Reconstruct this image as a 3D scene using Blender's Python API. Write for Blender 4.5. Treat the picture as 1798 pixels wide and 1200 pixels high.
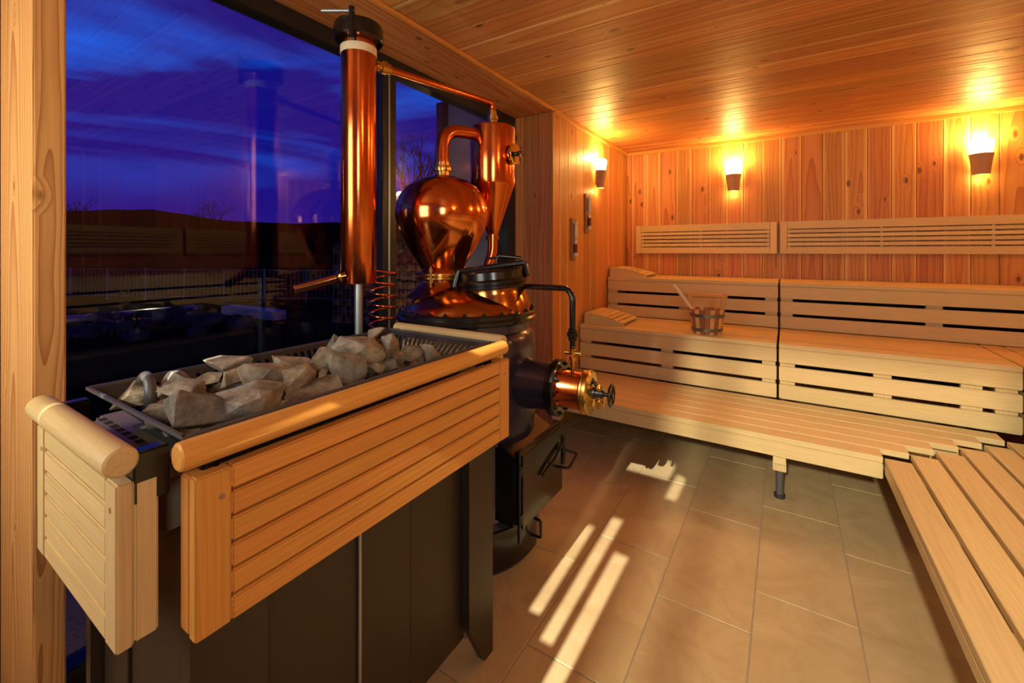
import bpy, bmesh, math, random
from mathutils import Vector, Matrix, noise
R = random.Random(7)
for o in list(bpy.data.objects): bpy.data.objects.remove(o)
scene = bpy.context.scene
COL = scene.collection
PI = math.pi

# ------------------------------------------------------------------ camera
F_PX, HORIZON, W, H = 763.0, 441.0, 1798.0, 1200.0
YAW = math.atan(481 / F_PX)
EYE = 1.37
cam = bpy.data.cameras.new('camera'); cam.sensor_fit = 'HORIZONTAL'; cam.sensor_width = 36.0
cam.lens = F_PX / W * 36.0
cam.shift_y = -(H / 2 - HORIZON) / W
cam.clip_start = 0.02; cam.clip_end = 2000
co = bpy.data.objects.new('camera', cam); COL.objects.link(co)
co.location = (0, 0, EYE); co.rotation_euler = (PI / 2, 0, YAW)
scene.camera = co

# ------------------------------------------------------------------ colour management
vs = scene.view_settings
vs.view_transform = 'Standard'; vs.look = 'None'; vs.gamma = 1.0; vs.use_curve_mapping = False
vs.exposure = 0.0

# ------------------------------------------------------------------ sky at dusk
world = bpy.data.worlds.new('dusk_sky'); scene.world = world; world.use_nodes = True
nt = world.node_tree; nt.nodes.clear()
def N(tree, kind, **kw):
    n = tree.nodes.new(kind)
    for k, v in kw.items(): setattr(n, k, v)
    return n
def L(tree, a, b): tree.links.new(a, b)
def mth(tree, op, a, b=None, c=None, clamp=False):
    n = N(tree, 'ShaderNodeMath', operation=op); n.use_clamp = clamp
    for i, v in enumerate((a, b, c)):
        if v is None: continue
        if isinstance(v, (int, float)): n.inputs[i].default_value = v
        else: L(tree, v, n.inputs[i])
    return n.outputs[0]
def ramp(tree, fac, stops, interp='LINEAR'):
    n = N(tree, 'ShaderNodeValToRGB'); n.color_ramp.interpolation = interp
    el = n.color_ramp.elements
    while len(el) < len(stops): el.new(0.5)
    for e, (p, c) in zip(el, stops):
        e.position = p; e.color = (*c, 1) if len(c) == 3 else c
    L(tree, fac, n.inputs[0]); return n.outputs[0]
def mixc(tree, fac, a, b, mode='MIX'):
    n = N(tree, 'ShaderNodeMix', data_type='RGBA', blend_type=mode)
    for i, v in ((0, fac), (6, a), (7, b)):
        if isinstance(v, (int, float)): n.inputs[i].default_value = v
        elif isinstance(v, tuple): n.inputs[i].default_value = (*v, 1) if len(v) == 3 else v
        else: L(tree, v, n.inputs[i])
    return n.outputs[2]

tc = N(nt, 'ShaderNodeTexCoord')
sep = N(nt, 'ShaderNodeSeparateXYZ'); L(nt, tc.outputs['Generated'], sep.inputs[0])
el = mth(nt, 'MULTIPLY', sep.outputs[2], 1.6, clamp=True)
mp = N(nt, 'ShaderNodeMapping'); mp.inputs['Scale'].default_value = (1.5, 1.5, 8.0); mp.inputs['Rotation'].default_value = (0.10, -0.08, 0.3)
mp.inputs['Location'].default_value = (0.35, 0.2, 0.55)
L(nt, tc.outputs['Generated'], mp.inputs[0])
nz = N(nt, 'ShaderNodeTexNoise'); nz.inputs['Scale'].default_value = 1.0; nz.inputs['Detail'].default_value = 4.5; nz.inputs['Roughness'].default_value = 0.55; nz.inputs['Distortion'].default_value = 0.5
L(nt, mp.outputs[0], nz.inputs['Vector'])
base = ramp(nt, el, [(0.0, (0.040, 0.012, 0.20)), (0.12, (0.018, 0.007, 0.24)), (0.35, (0.006, 0.004, 0.24)), (0.7, (0.012, 0.008, 0.24)), (1.0, (0.01, 0.006, 0.14))])
bright = ramp(nt, el, [(0.0, (0.14, 0.05, 0.40)), (0.16, (0.02, 0.10, 0.85)), (0.5, (0.0, 0.19, 1.2)), (0.8, (0.006, 0.05, 0.6)), (1.0, (0.01, 0.01, 0.2))])
cl = ramp(nt, nz.outputs['Fac'], [(0.48, (0, 0, 0)), (0.67, (1, 1, 1))])
wt = ramp(nt, el, [(0.0, (0, 0, 0)), (0.14, (.12, .12, .12)), (0.30, (.8, .8, .8)), (0.44, (1, 1, 1)), (0.60, (.5, .5, .5)), (1.0, (.2, .2, .2))])
skyc = mixc(nt, mth(nt, 'MULTIPLY', cl, wt), base, bright)
low = mth(nt, 'GREATER_THAN', sep.outputs[2], -0.01)
skyc = mixc(nt, low, (0.004, 0.003, 0.004), skyc)
bg = N(nt, 'ShaderNodeBackground'); L(nt, skyc, bg.inputs[0]); bg.inputs[1].default_value = 1.0
wo = N(nt, 'ShaderNodeOutputWorld'); L(nt, bg.outputs[0], wo.inputs[0])

# ------------------------------------------------------------------ large lights: unseen fills and spots added behind the camera
def light(name, kind, loc, energy, color, target=None, **kw):
    d = bpy.data.lights.new(name, kind); d.energy = energy; d.color = color
    for k, v in kw.items(): setattr(d, k, v)
    o = bpy.data.objects.new(name, d); COL.objects.link(o); o.location = loc
    if target: o.rotation_euler = (Vector(target) - Vector(loc)).to_track_quat('-Z', 'Y').to_euler()
    return o
light('rear_window_fill', 'AREA', (0.74, -0.755, 1.64), 26, (1.0, 0.94, 0.76), (0.60, 2.0, 1.60), shape='RECTANGLE', size=0.52, size_y=0.75)  # unseen fill added in the rear window, sized for the copper highlights
light('rear_left_fill', 'AREA', (-1.50, -0.755, 1.60), 28, (1.0, 0.92, 0.72), (-1.50, 2.0, 1.60), shape='RECTANGLE', size=0.84, size_y=1.0)  # unseen fill added at rear left for the post and near guard
SPOT_P = Vector((-0.60, -4.4, 4.60))
light('streak_spot', 'SPOT', SPOT_P, 7500, (1.0, 0.93, 0.74), (-0.90, 1.98, 0.0), spot_size=math.radians(8.6), spot_blend=0.1, shadow_soft_size=0.018)  # unseen spot placed to throw the floor streaks through the slits

light('rear_soft_spot', 'SPOT', (-0.20, -4.4, 3.6), 3000, (1.0, 0.87, 0.60), (1.63, 1.9, 0.4), spot_size=math.radians(40), spot_blend=0.12, shadow_soft_size=0.13)  # unseen soft spot added for the banded light on floor and benches

# ================================================================== helpers
MATS = {}
WPOS = {}                         # world position of every object made here
def wpos(o): return WPOS.get(o.name, Vector((0, 0, 0))) if o else Vector((0, 0, 0))
def obj(name, mesh, mat=None, parent=None, loc=(0, 0, 0), rot=None):
    o = bpy.data.objects.new(name, mesh); COL.objects.link(o)
    if mat is not None and mesh is not None and not mesh.materials: mesh.materials.append(MATS[mat])
    loc = Vector(loc); WPOS[o.name] = loc
    if parent: o.parent = parent; o.location = loc - wpos(parent)
    else: o.location = loc
    if rot is not None: o.rotation_euler = rot
    return o
def tag(o, label=None, cat=None, group=None, kind=None):
    if label: o['label'] = label
    if cat: o['category'] = cat
    if group: o['group'] = group
    if kind: o['kind'] = kind
    return o
def thing(name, label, cat, loc=(0, 0, 0), group=None):
    return tag(obj(name, None, None, None, loc), label, cat, group)
def struct(name, mesh, mat, loc=(0, 0, 0), label=None):
    return tag(obj(name, mesh, mat, None, loc), label, None, None, 'structure')
def finish(bm, smooth=None):
    bmesh.ops.recalc_face_normals(bm, faces=bm.faces)
    me = bpy.data.meshes.new('m')
    if smooth is not None:
        ang = math.radians(smooth)
        for f in bm.faces: f.smooth = True
        for e in bm.edges:
            e.smooth = not (len(e.link_faces) == 2 and e.calc_face_angle(0) > ang)
    bm.to_mesh(me); bm.free(); return me
_bc = {}
def boxmesh(sx, sy, sz, bev=0.0, key=''):
    k = (round(sx, 4), round(sy, 4), round(sz, 4), bev, key)
    if k in _bc: return _bc[k]
    bm = bmesh.new(); bmesh.ops.create_cube(bm, size=1)
    bmesh.ops.scale(bm, vec=(sx, sy, sz), verts=bm.verts)
    if bev: bmesh.ops.bevel(bm, geom=bm.edges[:], offset=bev, segments=1 if bev < 0.003 else 2, affect='EDGES', clamp_overlap=True)
    me = finish(bm); _bc[k] = me; return me
def box(name, x0, x1, y0, y1, z0, z1, mat, parent=None, bev=0.0):
    me = boxmesh(x1 - x0, y1 - y0, z1 - z0, bev, mat)
    return obj(name, me, mat, parent, ((x0 + x1) / 2, (y0 + y1) / 2, (z0 + z1) / 2))
def addbox(bm, x0, x1, y0, y1, z0, z1):
    r = bmesh.ops.create_cube(bm, size=1)['verts']
    bmesh.ops.scale(bm, vec=(x1 - x0, y1 - y0, z1 - z0), verts=r)
    bmesh.ops.translate(bm, vec=((x0 + x1) / 2, (y0 + y1) / 2, (z0 + z1) / 2), verts=r)
    return r
def lathe_bm(bm, prof, seg=48, M=None, a0=0, a1=2 * PI):
    full = abs(a1 - a0 - 2 * PI) < 1e-6
    n = seg if full else seg + 1
    rings = []
    for r, z in prof:
        if r < 1e-6: rings.append([bm.verts.new((0, 0, z))] * n)
        else: rings.append([bm.verts.new((r * math.cos(a0 + (a1 - a0) * i / seg), r * math.sin(a0 + (a1 - a0) * i / seg), z)) for i in range(n)])
    new = set()
    for A, B in zip(rings, rings[1:]):
        for i in range(seg):
            j = (i + 1) % n
            vs_ = []
            for v in (A[i], A[j], B[j], B[i]):
                if v not in vs_: vs_.append(v)
            if len(vs_) > 2:
                try: bm.faces.new(vs_)
                except ValueError: pass
    vv = [v for r in rings for v in set(r)]
    if M: bmesh.ops.transform(bm, matrix=M, verts=list(set(vv)))
    return vv
def lathe(prof, seg=48, M=None, smooth=40):
    bm = bmesh.new(); lathe_bm(bm, prof, seg, M); return finish(bm, smooth)
def axis_matrix(p, d):
    return Matrix.Translation(Vector(p)) @ Vector(d).normalized().to_track_quat('Z', 'Y').to_matrix().to_4x4()
def tube_bm(bm, pts, r, seg=12, caps=True):
    pts = [Vector(p) for p in pts]; n = len(pts)
    rad = r if isinstance(r, (list, tuple)) else [r] * n
    T = [(pts[min(i + 1, n - 1)] - pts[max(i - 1, 0)]).normalized() for i in range(n)]
    up = Vector((0, 0, 1)) if abs(T[0].z) < 0.9 else Vector((1, 0, 0))
    u = T[0].cross(up).normalized(); rings = []
    for i in range(n):
        if i:
            ax = T[i - 1].cross(T[i])
            if ax.length > 1e-7: u = Matrix.Rotation(T[i - 1].angle(T[i]), 3, ax.normalized()) @ u
        u = (u - T[i] * u.dot(T[i])).normalized(); v = T[i].cross(u)
        rings.append([bm.verts.new(pts[i] + (u * math.cos(2 * PI * k / seg) + v * math.sin(2 * PI * k / seg)) * rad[i]) for k in range(seg)])
    for A, B in zip(rings, rings[1:]):
        for k in range(seg): bm.faces.new((A[k], A[(k + 1) % seg], B[(k + 1) % seg], B[k]))
    if caps: bm.faces.new(rings[0][::-1]); bm.faces.new(rings[-1])
def tube(pts, r, seg=12, caps=True, smooth=50):
    bm = bmesh.new(); tube_bm(bm, pts, r, seg, caps); return finish(bm, smooth)
def bend(pts, rad, n=7):
    """polyline with rounded corners"""
    pts = [Vector(p) for p in pts]; out = [pts[0]]
    for a, b, c in zip(pts, pts[1:], pts[2:]):
        d1 = (a - b).normalized(); d2 = (c - b).normalized()
        p, q = b + d1 * rad, b + d2 * rad
        for i in range(n + 1):
            t = i / n; out.append(p * (1 - t) ** 2 + b * 2 * t * (1 - t) + q * t * t)
    out.append(pts[-1]); return out
def local(P, o): return Vector(P) - wpos(o)
def rail_mesh(length, r, axis):
    prof = [(0, -length / 2), (r * .8, -length / 2), (r * .95, -length / 2 + .003), (r, -length / 2 + .009), (r, length / 2 - .009), (r * .95, length / 2 - .003), (r * .8, length / 2), (0, length / 2)]
    M = {'X': Matrix.Rotation(PI / 2, 4, 'Y'), 'Y': Matrix.Rotation(-PI / 2, 4, 'X'), 'Z': Matrix.Identity(4)}[axis]
    return lathe(prof, 28, M, 35)
# a point of the room from a pixel of the photograph, on a horizontal / X / Y plane
SN, CS = math.sin(YAW), math.cos(YAW)
def ray(u, v):
    t = (u - 899) / F_PX
    return Vector((-SN + t * CS, CS + t * SN, (HORIZON - v) / F_PX))
def onZ(u, v, z): r = ray(u, v); p = r * ((z - EYE) / r.z); p.z = z; return p
RV = Vector((CS, SN, 0)); FV = Vector((-SN, CS, 0))

# ================================================================== materials
def new(name):
    m = bpy.data.materials.new(name); m.use_nodes = True; t = m.node_tree; t.nodes.clear()
    out = N(t, 'ShaderNodeOutputMaterial'); b = N(t, 'ShaderNodeBsdfPrincipled'); L(t, b.outputs[0], out.inputs[0])
    MATS[name] = m; return m, t, b, out
def setin(t, b, name, v):
    if isinstance(v, (int, float)): b.inputs[name].default_value = v
    elif isinstance(v, tuple): b.inputs[name].default_value = (*v, 1)
    else: L(t, v, b.inputs[name])
def plain(name, col, rough=0.5, metal=0.0, var=0.15, nscale=20, bump=0.0, bscale=80, coat=0.0):
    m, t, b, out = new(name)
    c = N(t, 'ShaderNodeTexCoord'); n = N(t, 'ShaderNodeTexNoise'); n.inputs['Scale'].default_value = nscale; n.inputs['Detail'].default_value = 4
    L(t, c.outputs['Object'], n.inputs['Vector'])
    lo = tuple(x * (1 - var) for x in col); hi = tuple(min(1, x * (1 + var)) for x in col)
    setin(t, b, 'Base Color', mixc(t, n.outputs['Fac'], lo, hi))
    setin(t, b, 'Roughness', mth(t, 'MULTIPLY_ADD', n.outputs['Fac'], rough * .35, rough * .82))
    b.inputs['Metallic'].default_value = metal
    if coat: b.inputs['Coat Weight'].default_value = coat; b.inputs['Coat Roughness'].default_value = 0.12
    if bump:
        n2 = N(t, 'ShaderNodeTexNoise'); n2.inputs['Scale'].default_value = bscale; n2.inputs['Detail'].default_value = 3
        L(t, c.outputs['Object'], n2.inputs['Vector'])
        bp = N(t, 'ShaderNodeBump'); bp.inputs['Strength'].default_value = bump; bp.inputs['Distance'].default_value = 0.004
        L(t, n2.outputs['Fac'], bp.inputs['Height']); L(t, bp.outputs[0], b.inputs['Normal'])
    return m
def wood(name, light_c, dark_c, axis, knots=0.0, ring=26.0, rough=0.42, contrast=0.6, tone=0.25, redder=0.0, edge=0.0, hv=0.004, bs=1.0):
    m, t, b, out = new(name)
    c = N(t, 'ShaderNodeTexCoord'); oi = N(t, 'ShaderNodeObjectInfo'); r = oi.outputs['Random']
    s = N(t, 'ShaderNodeSeparateXYZ'); L(t, c.outputs['Object'], s.inputs[0])
    X, Y, Z = s.outputs
    A, B, G = {'X': (Y, Z, X), 'Y': (X, Z, Y), 'Z': (X, Y, Z)}[axis]
    r2 = mth(t, 'FRACT', mth(t, 'MULTIPLY', r, 7.31)); r3 = mth(t, 'FRACT', mth(t, 'MULTIPLY', r, 13.77))
    g = mth(t, 'MULTIPLY_ADD', r, 37.0, G)
    def vec(ka, kb, kg, oa=0.0):
        v = N(t, 'ShaderNodeCombineXYZ')
        L(t, mth(t, 'MULTIPLY', A, ka), v.inputs[0]); L(t, mth(t, 'MULTIPLY', B, kb), v.inputs[1]); L(t, mth(t, 'MULTIPLY_ADD', g, kg, oa), v.inputs[2]); return v.outputs[0]
    low_n = N(t, 'ShaderNodeTexNoise'); low_n.inputs['Scale'].default_value = 1.0; low_n.inputs['Detail'].default_value = 2
    L(t, vec(9, 9, 1.6), low_n.inputs['Vector'])
    wob = mth(t, 'MULTIPLY_ADD', low_n.outputs['Fac'], 0.07, -0.035)
    v = N(t, 'ShaderNodeCombineXYZ')
    L(t, mth(t, 'ADD', mth(t, 'ADD', A, wob), mth(t, 'MULTIPLY_ADD', r2, 0.09, -0.045)), v.inputs[0])
    tilt = mth(t, 'MULTIPLY', mth(t, 'SUBTRACT', r3, 0.5), G)
    L(t, mth(t, 'ADD', mth(t, 'ADD', mth(t, 'MULTIPLY', B, bs), mth(t, 'MULTIPLY', tilt, 0.09)), mth(t, 'MULTIPLY_ADD', r3, 0.07, 0.02)), v.inputs[1])
    kn = None
    if knots:
        vo = N(t, 'ShaderNodeTexVoronoi'); vo.inputs['Scale'].default_value = 1.0
        L(t, vec(11.0, 11.0, 5.0), vo.inputs['Vector'])
        sc = N(t, 'ShaderNodeSeparateColor'); L(t, vo.outputs['Color'], sc.inputs[0])
        on = mth(t, 'LESS_THAN', sc.outputs[0], knots)
        size = mth(t, 'MULTIPLY_ADD', mth(t, 'POWER', sc.outputs[1], 2.5), 0.13, 0.035)
        kd = mth(t, 'DIVIDE', vo.outputs['Distance'], size)
        halo = mth(t, 'MULTIPLY', on, mth(t, 'SUBTRACT', 1.0, mth(t, 'MULTIPLY', kd, 0.38), clamp=True))
        kn = mth(t, 'MULTIPLY', on, mth(t, 'MULTIPLY', mth(t, 'SUBTRACT', 1.25, kd, clamp=True), 2.2, clamp=True))
    L(t, mth(t, 'MULTIPLY', g, 0.0), v.inputs[2])
    ln = N(t, 'ShaderNodeVectorMath', operation='LENGTH'); L(t, v.outputs[0], ln.inputs[0])
    ph = mth(t, 'MULTIPLY', ln.outputs['Value'], ring * 4.4)
    if kn is not None: ph = mth(t, 'MULTIPLY_ADD', halo, 2.2, ph)
    fr = mth(t, 'FRACT', ph)
    line = mth(t, 'POWER', fr, 2.6)
    st = N(t, 'ShaderNodeTexNoise'); st.inputs['Scale'].default_value = 1.0; st.inputs['Detail'].default_value = 3
    L(t, vec(170, 170, 5), st.inputs['Vector'])
    lf = mth(t, 'MULTIPLY', line, contrast)
    col = mixc(t, lf, light_c, dark_c)
    col = mixc(t, mth(t, 'MULTIPLY', mth(t, 'SUBTRACT', st.outputs['Fac'], 0.35, clamp=True), 0.9), col, tuple(x * .62 for x in light_c))
    if edge:
        ed = mth(t, 'MAXIMUM', mth(t, 'ABSOLUTE', A), mth(t, 'ABSOLUTE', B))
        ed = mth(t, 'ADD', ed, mth(t, 'MULTIPLY_ADD', low_n.outputs['Fac'], 0.03, -0.015))
        ed = mth(t, 'MULTIPLY', mth(t, 'SUBTRACT', ed, mth(t, 'MULTIPLY_ADD', r3, 0.05, 0.045)), 45.0, clamp=True)
        col = mixc(t, mth(t, 'MULTIPLY', ed, edge), col, (0.80, 0.50, 0.18))
    # board tone
    tn = mth(t, 'MULTIPLY_ADD', r, tone * 2, 1 - tone)
    hs = N(t, 'ShaderNodeHueSaturation'); L(t, col, hs.inputs['Color']); L(t, tn, hs.inputs['Value'])
    L(t, mth(t, 'MULTIPLY_ADD', r2, -hv * 2, 0.5 + hv - redder), hs.inputs['Hue'])
    col = hs.outputs[0]
    if kn is not None: col = mixc(t, mth(t, 'MULTIPLY', kn, 0.85), col, tuple(x * .32 for x in dark_c))
    setin(t, b, 'Base Color', col)
    setin(t, b, 'Roughness', mth(t, 'MULTIPLY_ADD', lf, 0.15, rough))
    bp = N(t, 'ShaderNodeBump'); bp.inputs['Strength'].default_value = 0.12; bp.inputs['Distance'].default_value = 0.001
    L(t, mth(t, 'ADD', line, st.outputs['Fac']), bp.inputs['Height']); L(t, bp.outputs[0], b.inputs['Normal'])
    b.inputs['Specular IOR Level'].default_value = 0.4
    return m
for ax in 'XYZ':
    wood('larch_' + ax, (0.60, 0.272, 0.068), (0.36, 0.105, 0.022), ax, knots=0.5, ring=9, rough=0.46, contrast=0.8, tone=0.17, redder=0.008, edge=0.75, hv=0.010)
    wood('abachi_' + ax, (0.70, 0.515, 0.245), (0.57, 0.375, 0.15), ax, ring=22, rough=0.48, contrast=0.34, tone=0.07)
    wood('hemlock_' + ax, (0.68, 0.305, 0.065), (0.52, 0.19, 0.035), ax, ring=20, rough=0.42, contrast=0.40, tone=0.05)  # front guard's orange from warm lamps is put into this wood's colour
wood('douglas_Z', (0.74, 0.43, 0.155), (0.40, 0.150, 0.036), 'Z', knots=0.34, ring=12, rough=0.45, contrast=1.0, tone=0.02, bs=4.0)
wood('stave_pale', (0.68, 0.42, 0.19), (0.5, 0.26, 0.09), 'Z', ring=26, contrast=0.4, tone=0.25)
wood('stave_red', (0.45, 0.17, 0.06), (0.3, 0.09, 0.03), 'Z', ring=26, contrast=0.4, tone=0.2)
wood('ladle_wood', (0.82, 0.64, 0.42), (0.68, 0.48, 0.28), 'Z', ring=30, contrast=0.3, tone=0.05)
wood('dark_board', (0.34, 0.18, 0.10), (0.22, 0.10, 0.05), 'Z', ring=24, contrast=0.4, tone=0.1)
plain('gap_dark', (0.020, 0.013, 0.008), 0.9)
plain('black_frame', (0.012, 0.013, 0.017), 0.35, var=0.1)
plain('black_iron', (0.010, 0.009, 0.010), 0.26, metal=0.35, var=0.3, nscale=9, bump=0.12, bscale=40, coat=0.35)
plain('boiler_paint', (0.048, 0.040, 0.085), 0.25, metal=0.6, var=0.35, nscale=5, bump=0.22, bscale=110, coat=0.5)
plain('heater_steel', (0.062, 0.048, 0.033), 0.42, metal=0.6, var=0.12, nscale=6)
plain('heater_leg_steel', (0.062, 0.050, 0.038), 0.38, metal=0.6, var=0.1)
plain('plate_steel', (0.32, 0.26, 0.20), 0.5, metal=0.55, var=0.25, nscale=7)
plain('edge_steel', (0.42, 0.44, 0.44), 0.30, metal=0.9, var=0.1)
plain('tray_steel', (0.105, 0.10, 0.105), 0.45, metal=0.35, var=0.12, bump=0.03)
plain('galvanised', (0.42, 0.46, 0.50), 0.35, metal=0.8, var=0.15)
plain('brass', (0.72, 0.46, 0.13), 0.22, metal=1.0, var=0.3, nscale=30)
plain('polished_brass', (0.95, 0.74, 0.28), 0.10, metal=1.0, var=0.05)
plain('sealing_tape', (0.74, 0.64, 0.44), 0.7, var=0.25, nscale=30)
plain('ceramic', (0.36, 0.20, 0.12), 0.55, var=0.12, nscale=30)
plain('hoop_steel', (0.22, 0.21, 0.19), 0.38, metal=0.85, var=0.3)
plain('sand', (0.20, 0.05, 0.03), 0.8)
plain('white_trim', (0.75, 0.72, 0.66), 0.4)
plain('grout', (0.34, 0.27, 0.19), 0.9)
plain('rubber', (0.02, 0.02, 0.02), 0.6)
plain('plaster', (0.48, 0.50, 0.36), 0.9, var=0.08, bump=0.1)
plain('coping', (0.62, 0.55, 0.42), 0.8, var=0.1)
plain('fence_wire', (0.34, 0.29, 0.22), 0.5, metal=0.3)
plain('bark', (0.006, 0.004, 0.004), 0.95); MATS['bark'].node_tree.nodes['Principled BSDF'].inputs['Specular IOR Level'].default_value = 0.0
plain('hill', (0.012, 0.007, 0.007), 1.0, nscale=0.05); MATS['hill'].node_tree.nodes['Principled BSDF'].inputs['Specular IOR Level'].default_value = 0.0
plain('pond', (0.01, 0.012, 0.02), 0.08)

def copper(name, col, rough, var):
    m, t, b, out = new(name)
    c = N(t, 'ShaderNodeTexCoord'); n = N(t, 'ShaderNodeTexNoise'); n.inputs['Scale'].default_value = 6; n.inputs['Detail'].default_value = 5; n.inputs['Distortion'].default_value = 0.6
    L(t, c.outputs['Object'], n.inputs['Vector'])
    setin(t, b, 'Base Color', mixc(t, n.outputs['Fac'], tuple(x * (1 - var) for x in col), col))
    setin(t, b, 'Roughness', mth(t, 'MULTIPLY_ADD', n.outputs['Fac'], rough * .7, rough * .65)); b.inputs['Metallic'].default_value = 1.0
    bp = N(t, 'ShaderNodeBump'); bp.inputs['Strength'].default_value = 0.05; bp.inputs['Distance'].default_value = 0.004
    L(t, n.outputs['Fac'], bp.inputs['Height']); L(t, bp.outputs[0], b.inputs['Normal'])
copper('copper', (0.88, 0.29, 0.085), 0.14, 0.28)
copper('copper_satin', (0.84, 0.235, 0.065), 0.17, 0.30)
copper('copper_dark', (0.62, 0.26, 0.08), 0.18, 0.5)

# floor tiles: warm beige stoneware
m, t, b, out = new('tile')
c = N(t, 'ShaderNodeTexCoord'); oi = N(t, 'ShaderNodeObjectInfo')
off = N(t, 'ShaderNodeCombineXYZ'); L(t, mth(t, 'MULTIPLY', oi.outputs['Random'], 41), off.inputs[0]); L(t, mth(t, 'MULTIPLY', oi.outputs['Random'], 23), off.inputs[1])
va = N(t, 'ShaderNodeVectorMath', operation='ADD'); L(t, c.outputs['Object'], va.inputs[0]); L(t, off.outputs[0], va.inputs[1])
n1 = N(t, 'ShaderNodeTexNoise'); n1.inputs['Scale'].default_value = 4.5; n1.inputs['Detail'].default_value = 7; n1.inputs['Roughness'].default_value = .65; n1.inputs['Distortion'].default_value = 0.8
n2 = N(t, 'ShaderNodeTexNoise'); n2.inputs['Scale'].default_value = 160; n2.inputs['Detail'].default_value = 2
L(t, va.outputs[0], n1.inputs['Vector']); L(t, va.outputs[0], n2.inputs['Vector'])
cc = ramp(t, n1.outputs['Fac'], [(0.3, (0.37, 0.265, 0.135)), (0.55, (0.47, 0.35, 0.19)), (0.75, (0.54, 0.41, 0.235))])
cc = mixc(t, mth(t, 'MULTIPLY', n2.outputs['Fac'], 0.35), cc, (0.38, 0.26, 0.14))
setin(t, b, 'Base Color', cc); b.inputs['Roughness'].default_value = 0.42
bp = N(t, 'ShaderNodeBump'); bp.inputs['Strength'].default_value = 0.08; bp.inputs['Distance'].default_value = 0.002; L(t, n2.outputs['Fac'], bp.inputs['Height']); L(t, bp.outputs[0], b.inputs['Normal'])

# sauna stones
m, t, b, out = new('stone')
c = N(t, 'ShaderNodeTexCoord'); oi = N(t, 'ShaderNodeObjectInfo')
n1 = N(t, 'ShaderNodeTexNoise'); n1.inputs['Scale'].default_value = 26; n1.inputs['Detail'].default_value = 8; n1.inputs['Roughness'].default_value = .7
n2 = N(t, 'ShaderNodeTexNoise'); n2.inputs['Scale'].default_value = 260; n2.inputs['Detail'].default_value = 3
va = N(t, 'ShaderNodeVectorMath', operation='ADD'); L(t, c.outputs['Object'], va.inputs[0]); L(t, oi.outputs['Random'], va.inputs[1])
L(t, va.outputs[0], n1.inputs['Vector']); L(t, va.outputs[0], n2.inputs['Vector'])
cc = ramp(t, n1.outputs['Fac'], [(0.3, (0.08, 0.055, 0.034)), (0.5, (0.21, 0.165, 0.112)), (0.72, (0.40, 0.335, 0.25))])
hs = N(t, 'ShaderNodeHueSaturation'); L(t, cc, hs.inputs['Color']); L(t, mth(t, 'MULTIPLY_ADD', oi.outputs['Random'], 0.6, 0.72), hs.inputs['Value']); L(t, mth(t, 'MULTIPLY_ADD', mth(t, 'FRACT', mth(t, 'MULTIPLY', oi.outputs['Random'], 5.7)), 0.7, 0.5), hs.inputs['Saturation'])
cc = mixc(t, mth(t, 'MULTIPLY', mth(t, 'GREATER_THAN', n2.outputs['Fac'], 0.68), 0.35), hs.outputs[0], (0.45, 0.40, 0.32))
setin(t, b, 'Base Color', cc); b.inputs['Roughness'].default_value = 0.85
bp = N(t, 'ShaderNodeBump'); bp.inputs['Strength'].default_value = 0.9; bp.inputs['Distance'].default_value = 0.004; L(t, mth(t, 'MULTIPLY_ADD', n2.outputs['Fac'], 0.3, n1.outputs['Fac']), bp.inputs['Height']); L(t, bp.outputs[0], b.inputs['Normal'])

# architectural glass: clear, with the pane's own reflection
m, t, b, out = new('pane_glass')
t.nodes.remove(b)
tr = N(t, 'ShaderNodeBsdfTransparent'); tr.inputs[0].default_value = (0.90, 0.93, 0.95, 1)
gl = N(t, 'ShaderNodeBsdfGlossy'); gl.inputs['Roughness'].default_value = 0.0
ge = N(t, 'ShaderNodeNewGeometry'); dt = N(t, 'ShaderNodeVectorMath', operation='DOT_PRODUCT'); L(t, ge.outputs['Normal'], dt.inputs[0]); L(t, ge.outputs['Incoming'], dt.inputs[1])
fz = mth(t, 'MULTIPLY_ADD', mth(t, 'POWER', mth(t, 'SUBTRACT', 1.0, mth(t, 'ABSOLUTE', dt.outputs['Value'])), 5.0), 0.95, 0.045)
mx = N(t, 'ShaderNodeMixShader'); L(t, fz, mx.inputs[0]); L(t, tr.outputs[0], mx.inputs[1]); L(t, gl.outputs[0], mx.inputs[2]); L(t, mx.outputs[0], out.inputs[0])
# lit opal glass of the sconces
m, t, b, out = new('lamp_glass')
b.inputs['Base Color'].default_value = (1, .9, .7, 1)
b.inputs['Emission Color'].default_value = (1.0, 0.72, 0.25, 1); b.inputs['Emission Strength'].default_value = 9.0
m, t, b, out = new('hourglass')
b.inputs['Base Color'].default_value = (0.9, 0.9, 0.88, 1); b.inputs['Roughness'].default_value = 0.05; b.inputs['Transmission Weight'].default_value = 0.8

def ground_mat(name, c1, c2, scale):
    m, t, b, out = new(name)
    c = N(t, 'ShaderNodeTexCoord'); n = N(t, 'ShaderNodeTexNoise'); n.inputs['Scale'].default_value = scale; n.inputs['Detail'].default_value = 6
    L(t, c.outputs['Object'], n.inputs['Vector']); setin(t, b, 'Base Color', ramp(t, n.outputs['Fac'], [(.35, c1), (.65, c2)])); b.inputs['Roughness'].default_value = 0.95; b.inputs['Specular IOR Level'].default_value = 0.0
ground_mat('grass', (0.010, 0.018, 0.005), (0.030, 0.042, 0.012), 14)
ground_mat('gravel', (0.30, 0.23, 0.13), (0.52, 0.42, 0.27), 90)
ground_mat('boulder', (0.025, 0.033, 0.026), (0.10, 0.11, 0.085), 3)
ground_mat('gabion_stone', (0.10, 0.055, 0.03), (0.30, 0.20, 0.11), 5)

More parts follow.
